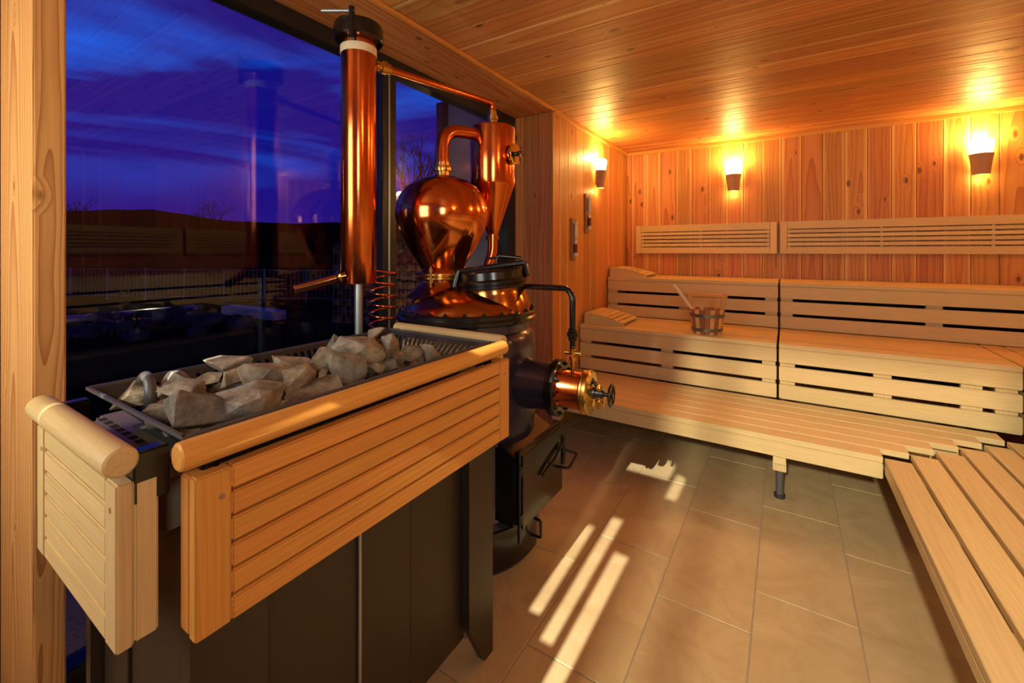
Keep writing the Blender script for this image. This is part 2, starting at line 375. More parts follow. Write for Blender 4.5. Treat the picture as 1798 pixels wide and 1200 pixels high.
# ================================================================== room shell
XL, XW, XR = -1.50, -1.86, 2.45      # cladding left of the benches, window plane, right wall
YB, YJ, YN = 4.766, 2.955, -0.70     # back wall, niche return, glazed wall behind the camera
ZC, ZS = 2.452, 2.432
PW = 0.1565
# floor
fl = struct('floor', boxmesh(XR + 2.0, YB - YN + .1, 0.05, 0, 'floor'), 'grout', ((XR - 2.0) / 2, (YB + YN) / 2, -0.0285))
offs = [(-2.085, .30), (-1.755, .53), (-1.425, .30), (-1.095, .384), (-.765, .616), (-.435, .384), (-.105, .616), (.225, .384), (.555, .616), (.885, .384), (1.215, .616), (1.545, .384), (1.875, .616), (2.205, .384)]
tile_me = boxmesh(.3265, .689, .012, .0015, 'tile')
for x0, y0 in offs:
    y = y0 - 0.693 * 2
    while y < YB + .05:
        ya, yb = max(y, YN), min(y + .693, YB)
        xa, xb = max(x0, -1.98), min(x0 + .33, XR)
        if yb - ya > .04 and xb - xa > .03:
            full = abs(yb - ya - .693) < 1e-6 and abs(xb - xa - .33) < 1e-6
            me = tile_me if full else boxmesh(xb - xa - .0035, yb - ya - .004, .012, .0015, 'tile')
            obj('tile', me, 'tile', fl, ((xa + xb) / 2, (ya + yb) / 2, -.006 + R.uniform(-.0003, .0003)))
        y += .693
# walls: dark backing with tongue-and-groove planks as parts
def plank_wall(name, backing, boards, mat):
    w = struct(name, boxmesh(*[backing[i + 1] - backing[i] for i in (0, 2, 4)], 0, name), 'gap_dark', [(backing[i] + backing[i + 1]) / 2 for i in (0, 2, 4)])
    for bb in boards: box('plank', *bb, mat, w, 0.0028)
    return w
def split(a, b, first, pitch, gap=0.003):
    xs = [a]; x = first
    while x < b - .01:
        if x > a + .01: xs.append(x)
        x += pitch
    xs.append(b); return [(p + gap / 2, q - gap / 2) for p, q in zip(xs, xs[1:])]
wb = plank_wall('wall_back', (-1.62, XR + .12, YB + .016, YB + .12, -.05, 2.6), [(a, b_, YB, YB + .02, 0, ZC) for a, b_ in split(XL, XR, -1.4435, PW)], 'larch_Z')
wl = plank_wall('wall_left', (XL - .10, XL - .016, YJ + .02, YB + .02, -.05, 2.6), [(XL - .02, XL, a, b_, 0, ZC) for a, b_ in split(YJ, YB, 3.082, PW)], 'larch_Z')
wj = plank_wall('wall_return', (-2.0, XL - .02, YJ + .016, YJ + .10, -.05, 2.6), [(a, b_, YJ, YJ + .02, 0, ZS) for a, b_ in split(-1.90, XL - .021, -1.752, .13)], 'larch_Z')
wr = plank_wall('wall_right', (XR + .016, XR + .12, YN - .1, YB + .02, -.05, 2.6), [(XR, XR + .02, a, b_, 0, ZC) for a, b_ in split(YN, YB, -.6, PW)], 'larch_Z')
cb = plank_wall('ceiling', (-2.10, XR + .12, YN - .1, YB + .12, ZC + .016, ZC + .12), [(XL + .001, XR, a, b_, ZC, ZC + .02) for a, b_ in split(YN, YB, 1.349 - PW * 14, PW)], 'larch_X')
for a, b_ in split(-1.945, XL, -1.815, .15): box('soffit_plank', a, b_, YN, YJ, ZS, ZS + .034, 'larch_Y', cb, .002)
# wall behind the camera: cladding around unseen windows and slits shaped for the floor light
wz = tag(obj('wall_rear', boxmesh(.1, .08, .1, 0, 'wall_rear'), 'gap_dark', None, (-1.9, YN - .06, 2.45)), None, None, None, 'structure')
WIN = (-.42, 1.08, .98, 2.30)
TOP = (2.20, 2.36)
SL = [(-.745, -.715, [(1.685, 2.0), TOP]), (-.686, -.656, [(1.64, 2.05), TOP]), (-.634, -.597, [(1.39, 1.95), TOP]), (-.582, -.552, [(2.13, 2.27)])]
def rear(x0, x1, z0, z1):
    for a, b_ in split(x0, x1, x0 + PW, PW, 0.0): box('plank', a, b_, YN - .06, YN, z0, z1, 'larch_Z', wz)
WL = (-1.95, -1.05, 1.05, 2.15)
rear(-2.05, WL[0], 0, ZC); rear(WL[0], WL[1], 0, WL[2]); rear(WL[0], WL[1], WL[3], ZC); rear(WL[1], SL[0][0], 0, ZC)
w4 = tag(obj('added_window', None, None, None, (-1.5, YN - .03, WL[2])), None, None, None, 'structure')  # unseen window added to let in the left fill
for x0_, x1_, z0_, z1_ in ((WL[0], WL[0] + .04, WL[2], WL[3]), (WL[1] - .04, WL[1], WL[2], WL[3]), (WL[0] + .04, WL[1] - .04, WL[2], WL[2] + .04), (WL[0] + .04, WL[1] - .04, WL[3] - .04, WL[3])):
    box('frame', x0_, x1_, YN - .055, YN - .005, z0_, z1_, 'hemlock_Z', w4, .003)
box('pane', WL[0] + .04, WL[1] - .04, YN - .034, YN - .028, WL[2] + .04, WL[3] - .04, 'pane_glass', w4)
for k, (a, b_, ops) in enumerate(SL):
    z = 0
    for z0, z1 in ops: rear(a, b_, z, z0); z = z1
    rear(a, b_, z, ZC)
    if k < 2: rear(b_, SL[k + 1][0], 0, TOP[0]); rear(b_, SL[k + 1][0], TOP[1], ZC)
    else: rear(b_, (SL[3][0], WIN[0])[k - 2], 0, ZC)
rear(WIN[0], WIN[1], 0, WIN[2]); rear(WIN[0], WIN[1], WIN[3], ZC); rear(WIN[1], XR, 0, ZC)
w3 = tag(obj('window_2', None, None, None, (.42, YN - .03, WIN[2])), None, None, None, 'structure')
for nm, bb in (('frame', (WIN[0], WIN[0] + .02, WIN[2], WIN[3])), ('frame', (WIN[1] - .05, WIN[1], WIN[2], WIN[3])), ('frame', (-.304, -.258, WIN[2], WIN[3])), ('frame', (.40, .45, WIN[2], WIN[3])), ('frame', (WIN[0], WIN[1], WIN[2] - .0, WIN[2] + .05)), ('frame', (WIN[0], WIN[1], WIN[3] - .05, WIN[3]))):
    box(nm, bb[0], bb[1], YN - .055, YN - .005, bb[2], bb[3], 'hemlock_Z', w3, .003)
box('pane', -.258, .40, YN - .034, YN - .028, WIN[2] + .05, WIN[3] - .05, 'pane_glass', w3); box('pane', WIN[0] + .02, -.304, YN - .034, YN - .028, WIN[2] + .05, WIN[3] - .05, 'pane_glass', w3); box('pane', .45, WIN[1] - .05, YN - .034, YN - .028, WIN[2] + .05, WIN[3] - .05, 'pane_glass', w3)
# near end of the window wall
plank_wall('wall_left_near', (-2.16, -2.10, YN - .1, .31, -.05, 2.6), [(-2.11, -2.09, a, b_, 0, ZS) for a, b_ in split(YN, .299, -.6, PW)], 'larch_Z')
# crown trims
def trim(name, bb, mat): return tag(box(name, *bb, mat, None, .004), None, None, None, 'structure')
trim('trim_1', (XL, XR, YB - .024, YB + .002, ZC - .034, ZC), 'hemlock_X')
trim('trim_2', (XL, XL + .022, YJ - .002, YB - .024, ZC - .034, ZC), 'hemlock_Y')
trim('trim_3', (XR - .022, XR, YN, YB - .024, ZC - .034, ZC), 'hemlock_Y')
trim('trim_4', (XL - .002, XL + .020, YN, YJ - .002, ZS - .002, ZC), 'hemlock_Y')
trim('trim_5', (XL - .022, XL + .004, YJ - .004, YJ + .02, 0, ZS + .004), 'larch_Z')
# timber post beside the window
post = trim('trim_6', (-2.13, -1.70, .299, .363, 0, ZS), 'douglas_Z')
# ---- window
w1 = tag(obj('window_1', None, None, None, (XW, 1.66, 0)), None, None, None, 'structure')
FX = (XW - .05, XW + .03)
box('frame', *FX, .363, YJ, 0, .10, 'black_frame', w1, .003)
box('frame', *FX, .363, YJ, 2.352, ZS, 'black_frame', w1, .003)
box('mullion', XW - .07, XW + .03, 1.598, 1.700, .10, 2.352, 'black_frame', w1, .004)
box('seal', XW + .03, XW + .036, 1.640, 1.650, .10, 2.352, 'galvanised', w1, .001)
box('frame', *FX, 2.850, YJ, .10, 2.352, 'black_frame', w1, .003)
box('frame', XW - .07, XW - .02, 2.800, 2.850, .10, 2.352, 'black_frame', w1, .003)
box('pane', XW - .012, XW - .004, .363, 1.598, .10, 2.352, 'pane_glass', w1)
box('pane', XW - .012, XW - .004, 1.700, 2.850, .10, 2.352, 'pane_glass', w1)

# ================================================================== benches
BX = dict(low=2.735, mid=3.445, up=4.132)
ZL, ZM, ZU = .372, .744, 1.113
SLP, SLW, SLT = .115, .099, .030
def slat(parent, x0, x1, y0, y1, z, ax): return box('slat', x0, x1, y0, y1, z - SLT, z, 'abachi_' + ax, parent, .0022)
def tier(label, x0, x1, yf, yb, z, zfoot, batt, group):
    t = thing('sauna_bench', label, 'bench', ((x0 + x1) / 2, yf, zfoot), group)
    n = int((yb - yf + .01) / SLP); p = (yb - yf - .003) / n
    for i in range(n): slat(t, x0, x1, yf + i * p, yf + i * p + p - .013, z, 'X')
    zt = z - SLT - .0015
    hgt = zt - zfoot - .002; g = .024; bh = (hgt - 2 * g) / 3
    for i in range(3):
        za = zt - i * (bh + g) - bh
        box('front_board', x0, x1, yf, yf + .024, za, za + bh, 'abachi_X', t, .004)
    for a, b_ in batt:
        box('batten', a, b_, yf + .0245, yf + .055, zfoot + .002, zt, 'abachi_Z', t, .002)
    for a in (x0 + .06, x1 - .06): box('bearer', a - .025, a + .025, yf + .06, yb - .02, zt - .07, zt, 'abachi_Y', t, .002)
    box('shade_panel', x0 + .01, x1 - .01, yb - .05, yb - .035, zfoot + .002, zt - .07, 'gap_dark', t)  # added dark sheet standing in for shade inside the bench
    return t
tier('middle step bench carrying the wooden bucket and a slatted headrest', XL + .012, -.054, BX['mid'], BX['up'], ZM, ZL, [(-1.488, -1.397), (-.82, -.732), (-.14, -.06)], 'stepped benches along the back wall')
tier('middle step bench to the right of the bucket, empty', -.040, 1.080, BX['mid'], BX['up'], ZM, ZL, [(-.036, .051), (.458, .545), (.845, .934), (.983, 1.07)], 'stepped benches along the back wall')
tier('top step bench in the left corner with a headrest on it', XL + .012, -.054, BX['up'], YB - .012, ZU, ZM, [(-1.488, -1.399), (-.825, -.74), (-.146, -.06)], 'stepped benches along the back wall')
tier('top step bench under the longer backrest, right of the dark joint', -.040, 1.776, BX['up'], YB - .012, ZU, ZM, [(-.036, .046), (.836, .924), (1.69, 1.77)], 'stepped benches along the back wall')
# lowest bench and the mitred bench along the right side
lb = thing('sauna_bench', 'lowest long bench along the back wall on a dark metal foot', 'bench', (-.55, BX['low'], 0), 'stepped benches along the back wall')
XRB = .402
for i in range(6):
    y0 = BX['low'] + i * SLP
    slat(lb, XL + .004, XRB + i * SLP - .004, y0, y0 + SLW + .007, ZL, 'X')
box('front_board', XL + .004, XRB - .004, BX['low'], BX['low'] + .03, ZL - SLT - .078, ZL - SLT - .0015, 'abachi_X', lb, .004)
box('bearer', XL + .01, XRB + .6, BX['low'] + .40, BX['low'] + .44, ZL - SLT - .08, ZL - SLT - .001, 'abachi_X', lb, .003)
for x in (-1.40, -.03):
    box('bearer', x - .03, x + .03, BX['low'] + .031, BX['low'] + .68, ZL - SLT - .13, ZL - SLT - .081, 'abachi_Y', lb, .003)
    lg = box('leg', x - .032, x + .032, BX['low'] + .075, BX['low'] + .135, .155, ZL - SLT - .131, 'abachi_Z', lb, .003)
    ft = obj('foot', lathe([(0, 0), (.024, 0), (.024, .012), (.019, .016), (.019, .10), (.021, .155), (0, .155)], 20), 'tray_steel', lb, (x, BX['low'] + .105, 0))
    obj('foot_pad', lathe([(0, 0), (.027, 0), (.027, .02), (.0245, .022)], 20), 'rubber', ft, (x, BX['low'] + .105, 0))
rb = thing('sauna_bench', 'low bench of wide spaced slats running towards the viewer at the right', 'bench', (.75, 1.2, 0), 'benches along the right side')
for i in range(6):
    x0 = XRB + i * SLP
    slat(rb, x0, x0 + SLW, YN + .02, BX['low'] + i * SLP - .007, ZL, 'Y')
box('front_board', XRB, XRB + .024, YN + .02, BX['low'] - .012, ZL - SLT - .05, ZL - SLT - .0015, 'abachi_Y', rb, .004)
for y in (-.3, .55, 1.10, 1.66, 2.18, 2.62):
    box('bearer', XRB + .025, XRB + .66, y - .05, y + .05, ZL - SLT - .06, ZL - SLT - .001, 'abachi_X', rb, .003)
for y in (-.3, .85, 1.95): box('leg', XRB + .12, XRB + .18, y - .03, y + .03, 0, ZL - SLT - .061, 'abachi_Z', rb, .003)
def side_tier(label, xf, xb, y1, z, zfoot):
    t = thing('sauna_bench', label, 'bench', (xf, 1.5, zfoot), 'benches along the right side')
    n = 6; p = (xb - xf - .003) / n
    for i in range(n): slat(t, xf + i * p, xf + i * p + p - .01, YN + .02, y1, z, 'Y')
    zt = z - SLT - .0015; hgt = zt - zfoot - .002; bh = (hgt - .048) / 3
    for i in range(3):
        za = zt - i * (bh + .024) - bh
        box('front_board', xf, xf + .024, YN + .02, y1, za, za + bh, 'abachi_Y', t, .004)
    for y in (YN + .1, .6, 1.6, 2.6, y1 - .05): box('batten', xf + .0245, xf + .055, y - .04, y + .04, zfoot + .002, zt, 'abachi_Z', t, .002)
    box('shade_panel', xb - .05, xb - .035, YN + .02, y1, zfoot, zt, 'gap_dark', t)  # dark sheet in place of shade behind the side boards
side_tier('middle step bench along the right wall, its end at the picture edge', 1.092, 1.785, BX['up'] - .006, ZM, ZL)
side_tier('top step bench along the right wall, out of the picture', 1.79, XR - .012, YB - .012, ZU, ZM)
# ---- slatted backrests
def backrest(label, a0, a1, wall, fixed, group='slatted backrests on the walls'):
    horiz = wall == 'back'
    t = thing('backrest', label, 'backrest', ((a0 + a1) / 2, fixed, 1.345) if horiz else (fixed, (a0 + a1) / 2, 1.345), group)
    def bx(nm, p, q, d0, d1, z0, z1, ax):
        if horiz: return box(nm, p, q, fixed - d1, fixed - d0, z0, z1, 'abachi_' + ax, t, .003)
        return box(nm, fixed - d1, fixed - d0, p, q, z0, z1, 'abachi_' + {'X': 'Y', 'Z': 'Z'}[ax], t, .003)
    bx('stile', a0, a0 + .055, .003, .05, 1.345, 1.64, 'Z'); bx('stile', a1 - .055, a1, .003, .05, 1.345, 1.64, 'Z')
    bx('rail', a0 + .056, a1 - .056, .003, .05, 1.572, 1.64, 'X'); bx('rail', a0 + .056, a1 - .056, .003, .05, 1.345, 1.407, 'X')
    for i in range(4):
        z = 1.4185 + i * .0391; bx('slat', a0 + .056, a1 - .056, .004, .048, z, z + .0275, 'X')
    n = max(1, round((a1 - a0) / .62) - 1)
    for k in range(n + 2):
        x = a0 + .07 + (a1 - a0 - .14) * k / (n + 1)
        for j in range(5): zz = 1.4072 + j * .0391; bx('spacer', x - .010, x + .010, .004, .044, zz, zz + .0110, 'X')
    return t
backrest('shorter slatted backrest on the back wall, left of the gap', -1.379, -.070, 'back', YB - .001)
backrest('longer slatted backrest on the back wall, running out of the picture right', -.046, 2.05, 'back', YB - .001)
backrest('slatted backrest on the right wall near the back corner, mirrored in the window', 2.35, 4.15, 'right', XR - .001)
backrest('slatted backrest on the right wall nearer the viewer, mirrored in the window', .30, 2.31, 'right', XR - .001)

# ---- headrests
def headrest(label, x0, y0, z, lx, ly, hh):
    t = thing('wooden_headrest', label, 'headrest', (x0 + lx / 2, y0 + ly / 2, z), 'curved slatted headrests')
    def top(u): return .016 + (hh - .016) * (1 - u ** 1.9)
    bm = bmesh.new(); n = 12
    fr, bk = [], []
    for k in range(n + 1):
        u = k / n; fr.append((u * lx - lx / 2, top(u)))
    poly = [(-lx / 2, 0)] + fr + [(lx / 2, 0)]
    A = [bm.verts.new((x, -.012, zz)) for x, zz in poly]; B = [bm.verts.new((x, .012, zz)) for x, zz in poly]
    bm.faces.new(A); bm.faces.new(B[::-1])
    for i in range(len(poly)): j = (i + 1) % len(poly); bm.faces.new((A[i], A[j], B[j], B[i]))
    me = finish(bm)
    obj('cheek', me, 'abachi_X', t, (x0 + lx / 2, y0 + .012, z)); obj('cheek', me, 'abachi_X', t, (x0 + lx / 2, y0 + ly - .012, z))
    ns = 7
    sw = lx / ns
    sm = boxmesh(sw - .007, ly, .010, .003, 'hs')
    for i in range(ns):
        u = (i + .5) / ns; dz = (top((i + 1) / ns) - top(i / ns)) / sw
        obj('slat', sm, 'abachi_Y', t, (x0 + u * lx, y0 + ly / 2, z + top(u) + .0055), (0, -math.atan(dz), 0))
    return t
headrest('slatted wooden headrest on the top bench in the left corner', XL + .02, 4.17, ZU, .36, .40, .085)
headrest('slatted wooden headrest on the middle bench left of the bucket', XL + .03, 3.50, ZM, .34, .42, .085)

# ---- bucket and ladle
BC = Vector((-.512, 3.605, ZM))
bk = thing('wooden_bucket', 'stave bucket with steel hoops and wooden handle on the middle bench', 'bucket', BC)
ns = 20
for i in range(ns):
    a0 = 2 * PI * i / ns + .01; a1 = 2 * PI * (i + 1) / ns - .01
    am = (a0 + a1) / 2
    ear = abs(((am - .12) % PI) - PI / 2) > PI / 2 - .17
    hgt = .302 if ear else .185
    bm = bmesh.new(); vv = []
    for z, ro in ((0, .103), (hgt, .103 + .022 * hgt / .185)):
        for a in (a0, a1):
            for r in (ro - (.034 if ear else .014), ro): vv.append(bm.verts.new((r * math.cos(a), r * math.sin(a), z)))
    for f in ((0, 1, 3, 2), (4, 6, 7, 5), (1, 5, 7, 3), (0, 2, 6, 4), (0, 4, 5, 1), (2, 3, 7, 6)): bm.faces.new([vv[k] for k in f])
    bmesh.ops.bevel(bm, geom=bm.edges[:], offset=.002, segments=1, affect='EDGES')
    obj('stave', finish(bm), 'hemlock_Z' if ear else 'stave_pale' if i % 5 in (1, 3) else 'stave_red', bk, BC)
for z in (.022, .128):
    r = .103 + .022 * z / .185
    obj('hoop', lathe([(r + .0005, z), (r + .004, z), (r + .004 + .0028, z + .024), (r + .003, z + .024), (r + .0005, z)], 48), 'hoop_steel', bk, BC)
obj('bucket_floor', lathe([(0, .02), (.092, .02), (.092, .03), (0, .03)], 32), 'stave_red', bk, BC)
ea = .12
p0 = Vector((math.cos(ea), math.sin(ea), 0)) * .142; zb = Vector((0, 0, .284))
obj('handle_bar', tube([p0 + zb, p0 * .5 + zb, p0 * -.5 + zb, -p0 + zb], .0165, 16), 'hemlock_X', bk, BC)
ld = thing('ladle', 'long pale wooden ladle leaning in the bucket, handle up to the left', 'ladle', BC + Vector((.0, -.02, .04)))
d0 = BC + Vector((-.005, -.03, .05)); d1 = BC + Vector((-.235, -.045, .365))
q = (d1 - d0).to_track_quat('Z', 'Y').to_euler()
ln_ = (d1 - d0).length
obj('handle', lathe([(0, 0), (.011, 0), (.0125, ln_ * .5), (.015, ln_ - .02), (.013, ln_ - .004), (0, ln_)], 16), 'ladle_wood', ld, d0, q)
obj('cup', lathe([(0, 0), (.03, 0), (.034, .045), (.031, .045), (.027, .005), (0, .005)], 24), 'ladle_wood', ld, d0 + Vector((.02, .01, -.018)))

# ---- sconces
def sconce(label, p, nrm, energy):
    """half-cone ceramic bowl on the wall; p = wall point at the bowl's rim height, nrm = wall normal"""
    t = thing('wall_sconce', label, 'lamp', p, 'ceramic wall sconces')
    ang = math.atan2(nrm[1], nrm[0])
    Rm = Matrix.Rotation(ang, 4, 'Z') @ Matrix.Diagonal((1.15, 1, 1, 1))
    def half(prof, th, sg=20):
        bm = bmesh.new()
        outer = [(r, z) for r, z in prof]; inner = [(max(r - th, .004), z) for r, z in prof][::-1]
        lathe_bm(bm, outer + inner + [outer[0]], sg, Rm, -PI / 2 + .03, PI / 2 - .03); return finish(bm, 40)
    off_ = Vector(nrm) * .018
    obj('bowl', half([(.050, -.158), (.056, -.10), (.064, -.04), (.071, 0)], .006), 'ceramic', t, Vector(p) + off_)
    obj('bottom', half([(.046, -.158), (.046, -.152)], .03), 'ceramic', t, Vector(p) + off_)
    obj('glass_shade', half([(.060, -.004), (.066, .04), (.072, .075), (.070, .095), (.058, .108)], .004), 'lamp_glass', t, Vector(p) + off_)
    tv = Vector((-nrm[1], nrm[0], 0))
    bm = bmesh.new(); addbox(bm, 0, .014, -.03, .03, -.13, -.01)
    bmesh.ops.transform(bm, matrix=Matrix.Rotation(ang, 4, 'Z'), verts=bm.verts)
    obj('wall_plate', finish(bm), 'ceramic', t, Vector(p) + Vector(nrm) * .001)
    l = light('bulb', 'POINT', (0, 0, 0), energy, (1.0, 0.60, 0.16), shadow_soft_size=.04)
    l.parent = t; l.location = Vector(nrm) * .062 + Vector((0, 0, .125))
    l2 = light('bulb_downlight', 'POINT', (0, 0, 0), energy * .05, (1.0, 0.56, 0.15), shadow_soft_size=.015)
    l2.parent = t; l2.location = Vector(nrm) * .05 + Vector((0, 0, -.185))
sconce('lit ceramic sconce on the left wall above the two hourglasses', (XL, 3.857, 2.114), (1, 0, 0), 27)
sconce('lit ceramic sconce on the back wall above the shorter backrest', (-.434, YB, 2.114), (0, -1, 0), 27)
sconce('lit ceramic sconce on the back wall at the right picture edge', (1.268, YB, 2.114), (0, -1, 0), 27)
sconce('added ceramic sconce on the right wall, out of the picture towards the back', (XR, 3.3, 2.114), (-1, 0, 0), 27)  # unseen sconces added on the right wall for more warm light
sconce('added ceramic sconce on the right wall, out of the picture towards the viewer', (XR, .1, 2.114), (-1, 0, 0), 27)

# ---- hourglasses
def hourglass(label, y, z, hh):
    t = thing('sauna_hourglass', label, 'hourglass', (XL, y, z), 'hourglasses on the left wall')
    box('backboard', XL + .001, XL + .016, y - .045, y + .045, z, z + hh, 'dark_board', t, .002)
    for zz in (z + .03, z + hh - .05): box('bracket', XL + .017, XL + .045, y - .012, y + .012, zz, zz + .02, 'white_trim', t, .002)
    P = Vector((XL + .031, y, z + .05)); hl = hh - .10; mid = hl / 2
    gl_ = obj('glass_tube', lathe([(0, 0), (.012, .002), (.013, .02), (.013, mid - .03), (.003, mid), (.013, mid + .03), (.013, hl - .02), (.012, hl - .002), (0, hl)], 16), 'white_trim', t, P)
    obj('sand', lathe([(0, .01), (.0142, .012), (.0142, mid - .04), (0, mid - .03)], 16), 'sand', gl_, P)
    return t
hourglass('wooden hourglass on the left wall, the lower one nearer the still', 3.32, 1.295, .345)
hourglass('wooden hourglass on the left wall, the higher one under the sconce', 3.615, 1.530, .345)

# ================================================================== sauna heater
HB = Vector((-1.12, .78, 0))
ht = thing('sauna_heater', 'large floor-standing sauna heater with wooden guard rails below the stones', 'heater', HB)
def onXY(u, X): r = ray(u, 441); return X * r.y / r.x
# cabinet and its sheet panels
cabn = box('cabinet', -1.36, -.905, .375, 1.150, .112, .862, 'heater_steel', ht, .004)
ys = [.36, onXY(460, -.885), onXY(630, -.885), onXY(720, -.885), onXY(816, -.885)]
for i, (a, b_) in enumerate(zip(ys, ys[1:])):
    box('sheet_panel', -.906, -.885 if i % 2 else -.879, a + .001, b_ - .004, .112, .860, 'heater_steel', ht, .002)
for y in (ys[2], ys[4]): box('edge_strip', -.884, -.876, y - .006, y + .002, .112, .860, 'edge_steel', ht, .001)
for i in range(3): box('sheet_panel', -1.35 + i * .148, -1.35 + i * .148 + .144, .352 + .006 * (i % 2), .374, .112, .860, 'heater_steel', ht, .002)
def leg_plate(parent, x, y0, y1, chamfer_low):
    bm = bmesh.new()
    P = [(y0, .165), (y1 - .046, 0), (y1, 0), (y1, .86), (y0, .86)] if chamfer_low else [(y0, 0), (y0 + .046, 0), (y1, .165), (y1, .86), (y0, .86)]
    A = [bm.verts.new((0, y, z)) for y, z in P]; B = [bm.verts.new((-.03, y, z)) for y, z in P]
    bm.faces.new(A); bm.faces.new(B[::-1])
    for i in range(5): bm.faces.new((A[i], A[(i + 1) % 5], B[(i + 1) % 5], B[i]))
    bmesh.ops.translate(bm, vec=(0, -(y0 + y1) / 2, 0), verts=bm.verts)
    return obj('leg', finish(bm), 'heater_leg_steel', parent, (x, (y0 + y1) / 2, 0))
leg_plate(ht, -.850, 1.094, 1.225, True); leg_plate(ht, -.850, .33, .46, False)
leg_plate(ht, -1.36, 1.094, 1.225, True); leg_plate(ht, -1.36, .33, .46, False)
# top plate with rounded corners; dark insets stand in for shaded air slots
bm = bmesh.new(); addbox(bm, -.275, .275, -.435, .435, -.047, .047)
bmesh.ops.bevel(bm, geom=[e for e in bm.edges if abs(e.verts[0].co.z - e.verts[1].co.z) > .01], offset=.035, segments=6, affect='EDGES')
bmesh.ops.bevel(bm, geom=[e for e in bm.edges if e.verts[0].co.z > .04 and e.verts[1].co.z > .04 and e.is_manifold and e.calc_face_angle(0) > 1], offset=.006, segments=2, affect='EDGES')
tp = obj('top_plate', finish(bm, 35), 'plate_steel', ht, (-1.185, .765, .910))
slot = boxmesh(.026, .014, .003, 0, 'slot')
for k in range(12): obj('slot', slot, 'gap_dark', tp, (-1.415 + k * .0385, .366, .9562))
slot2 = boxmesh(.012, .05, .003, 0, 'slot2')
for k in range(12): obj('slot', slot2, 'gap_dark', tp, (-.925, .42 + k * .066, .9562))
# stone tray
tr_ = obj('stone_tray', None, None, ht, (-1.10, .765, .96))
RX0, RX1, RY0, RY1, RZ = -1.345, -.852, .322, 1.212, 1.058
QX0, QX1, QY0, QY1, QZ = -1.265, -.930, .405, 1.130, .962
def slotted(name, r0, r1, q0, q1, n, first=0.0):
    bm = bmesh.new(); r0, r1, q0, q1 = map(Vector, (r0, r1, q0, q1)); 
    us = [0.0]; flags = []
    start = .05 + first * .9
    us.append(start); flags.append(False)
    st = (.95 - start) / n
    for k in range(n):
        us += [start + st * (k + .42), start + st * (k + 1)]; flags += [True, False]
    us.append(1.0); flags.append(False)
    ws = [0, .16, .55, .62, 1.0]
    G = [[bm.verts.new((r0.lerp(r1, u)).lerp(q0.lerp(q1, u), w) - Vector((-1.10, .765, .96))) for w in ws] for u in us]
    for i in range(len(us) - 1):
        for j in range(4):
            if flags[i] and j == 1: continue
            bm.faces.new((G[i][j], G[i + 1][j], G[i + 1][j + 1], G[i][j + 1]))
    bmesh.ops.solidify(bm, geom=bm.faces[:], thickness=.0035)
    return obj(name, finish(bm), 'tray_steel', tr_, (-1.10, .765, .96))
slotted('tray_side', (RX0, RY1, RZ), (RX0, RY0, RZ), (QX0, QY1, QZ), (QX0, QY0, QZ), 34, .0)
slotted('tray_side', (RX1, RY0, RZ), (RX1, RY1, RZ), (QX1, QY0, QZ), (QX1, QY1, QZ), 34)
slotted('tray_side', (RX1, RY1, RZ), (RX0, RY1, RZ), (QX1, QY1, QZ), (QX0, QY1, QZ), 18)
slotted('tray_side', (RX0, RY0, RZ), (RX1, RY0, RZ), (QX0, QY0, QZ), (QX1, QY0, QZ), 1, .9)
bm = bmesh.new()
for a, b_ in (((RX0, RY0), (RX1, RY0)), ((RX1, RY0), (RX1, RY1)), ((RX1, RY1), (RX0, RY1)), ((RX0, RY1), (RX0, RY0))):
    x0, x1 = sorted((a[0], b_[0])); y0, y1 = sorted((a[1], b_[1]))
    addbox(bm, x0 - .003 + 1.10, x1 + .003 + 1.10, y0 - .003 - .765, y1 + .003 - .765, RZ - .004 - .96, RZ + .003 - .96)
obj('rim', finish(bm), 'tray_steel', tr_, (-1.10, .765, .96))
box('tray_floor', QX0 - .02, QX1 + .02, QY0 - .02, QY1 + .02, .9605, .9645, 'tray_steel', tr_)
for (x, y) in ((QX0 + .06, QY0 + .05), (QX1 - .06, QY0 + .05), (QX0 + .06, QY1 - .05), (QX1 - .06, QY1 - .05)): pass
# bent sensor tube
sp = [(-1.305, .415, .965), (-1.305, .41, 1.045), (-1.29, .405, 1.070), (-1.262, .402, 1.080), (-1.235, .40, 1.070), (-1.222, .398, 1.045), (-1.222, .398, .99)]
obj('sensor_tube', tube([Vector(p) - HB for p in bend(sp, .012, 4)], .0115, 14), 'tray_steel', ht, HB)
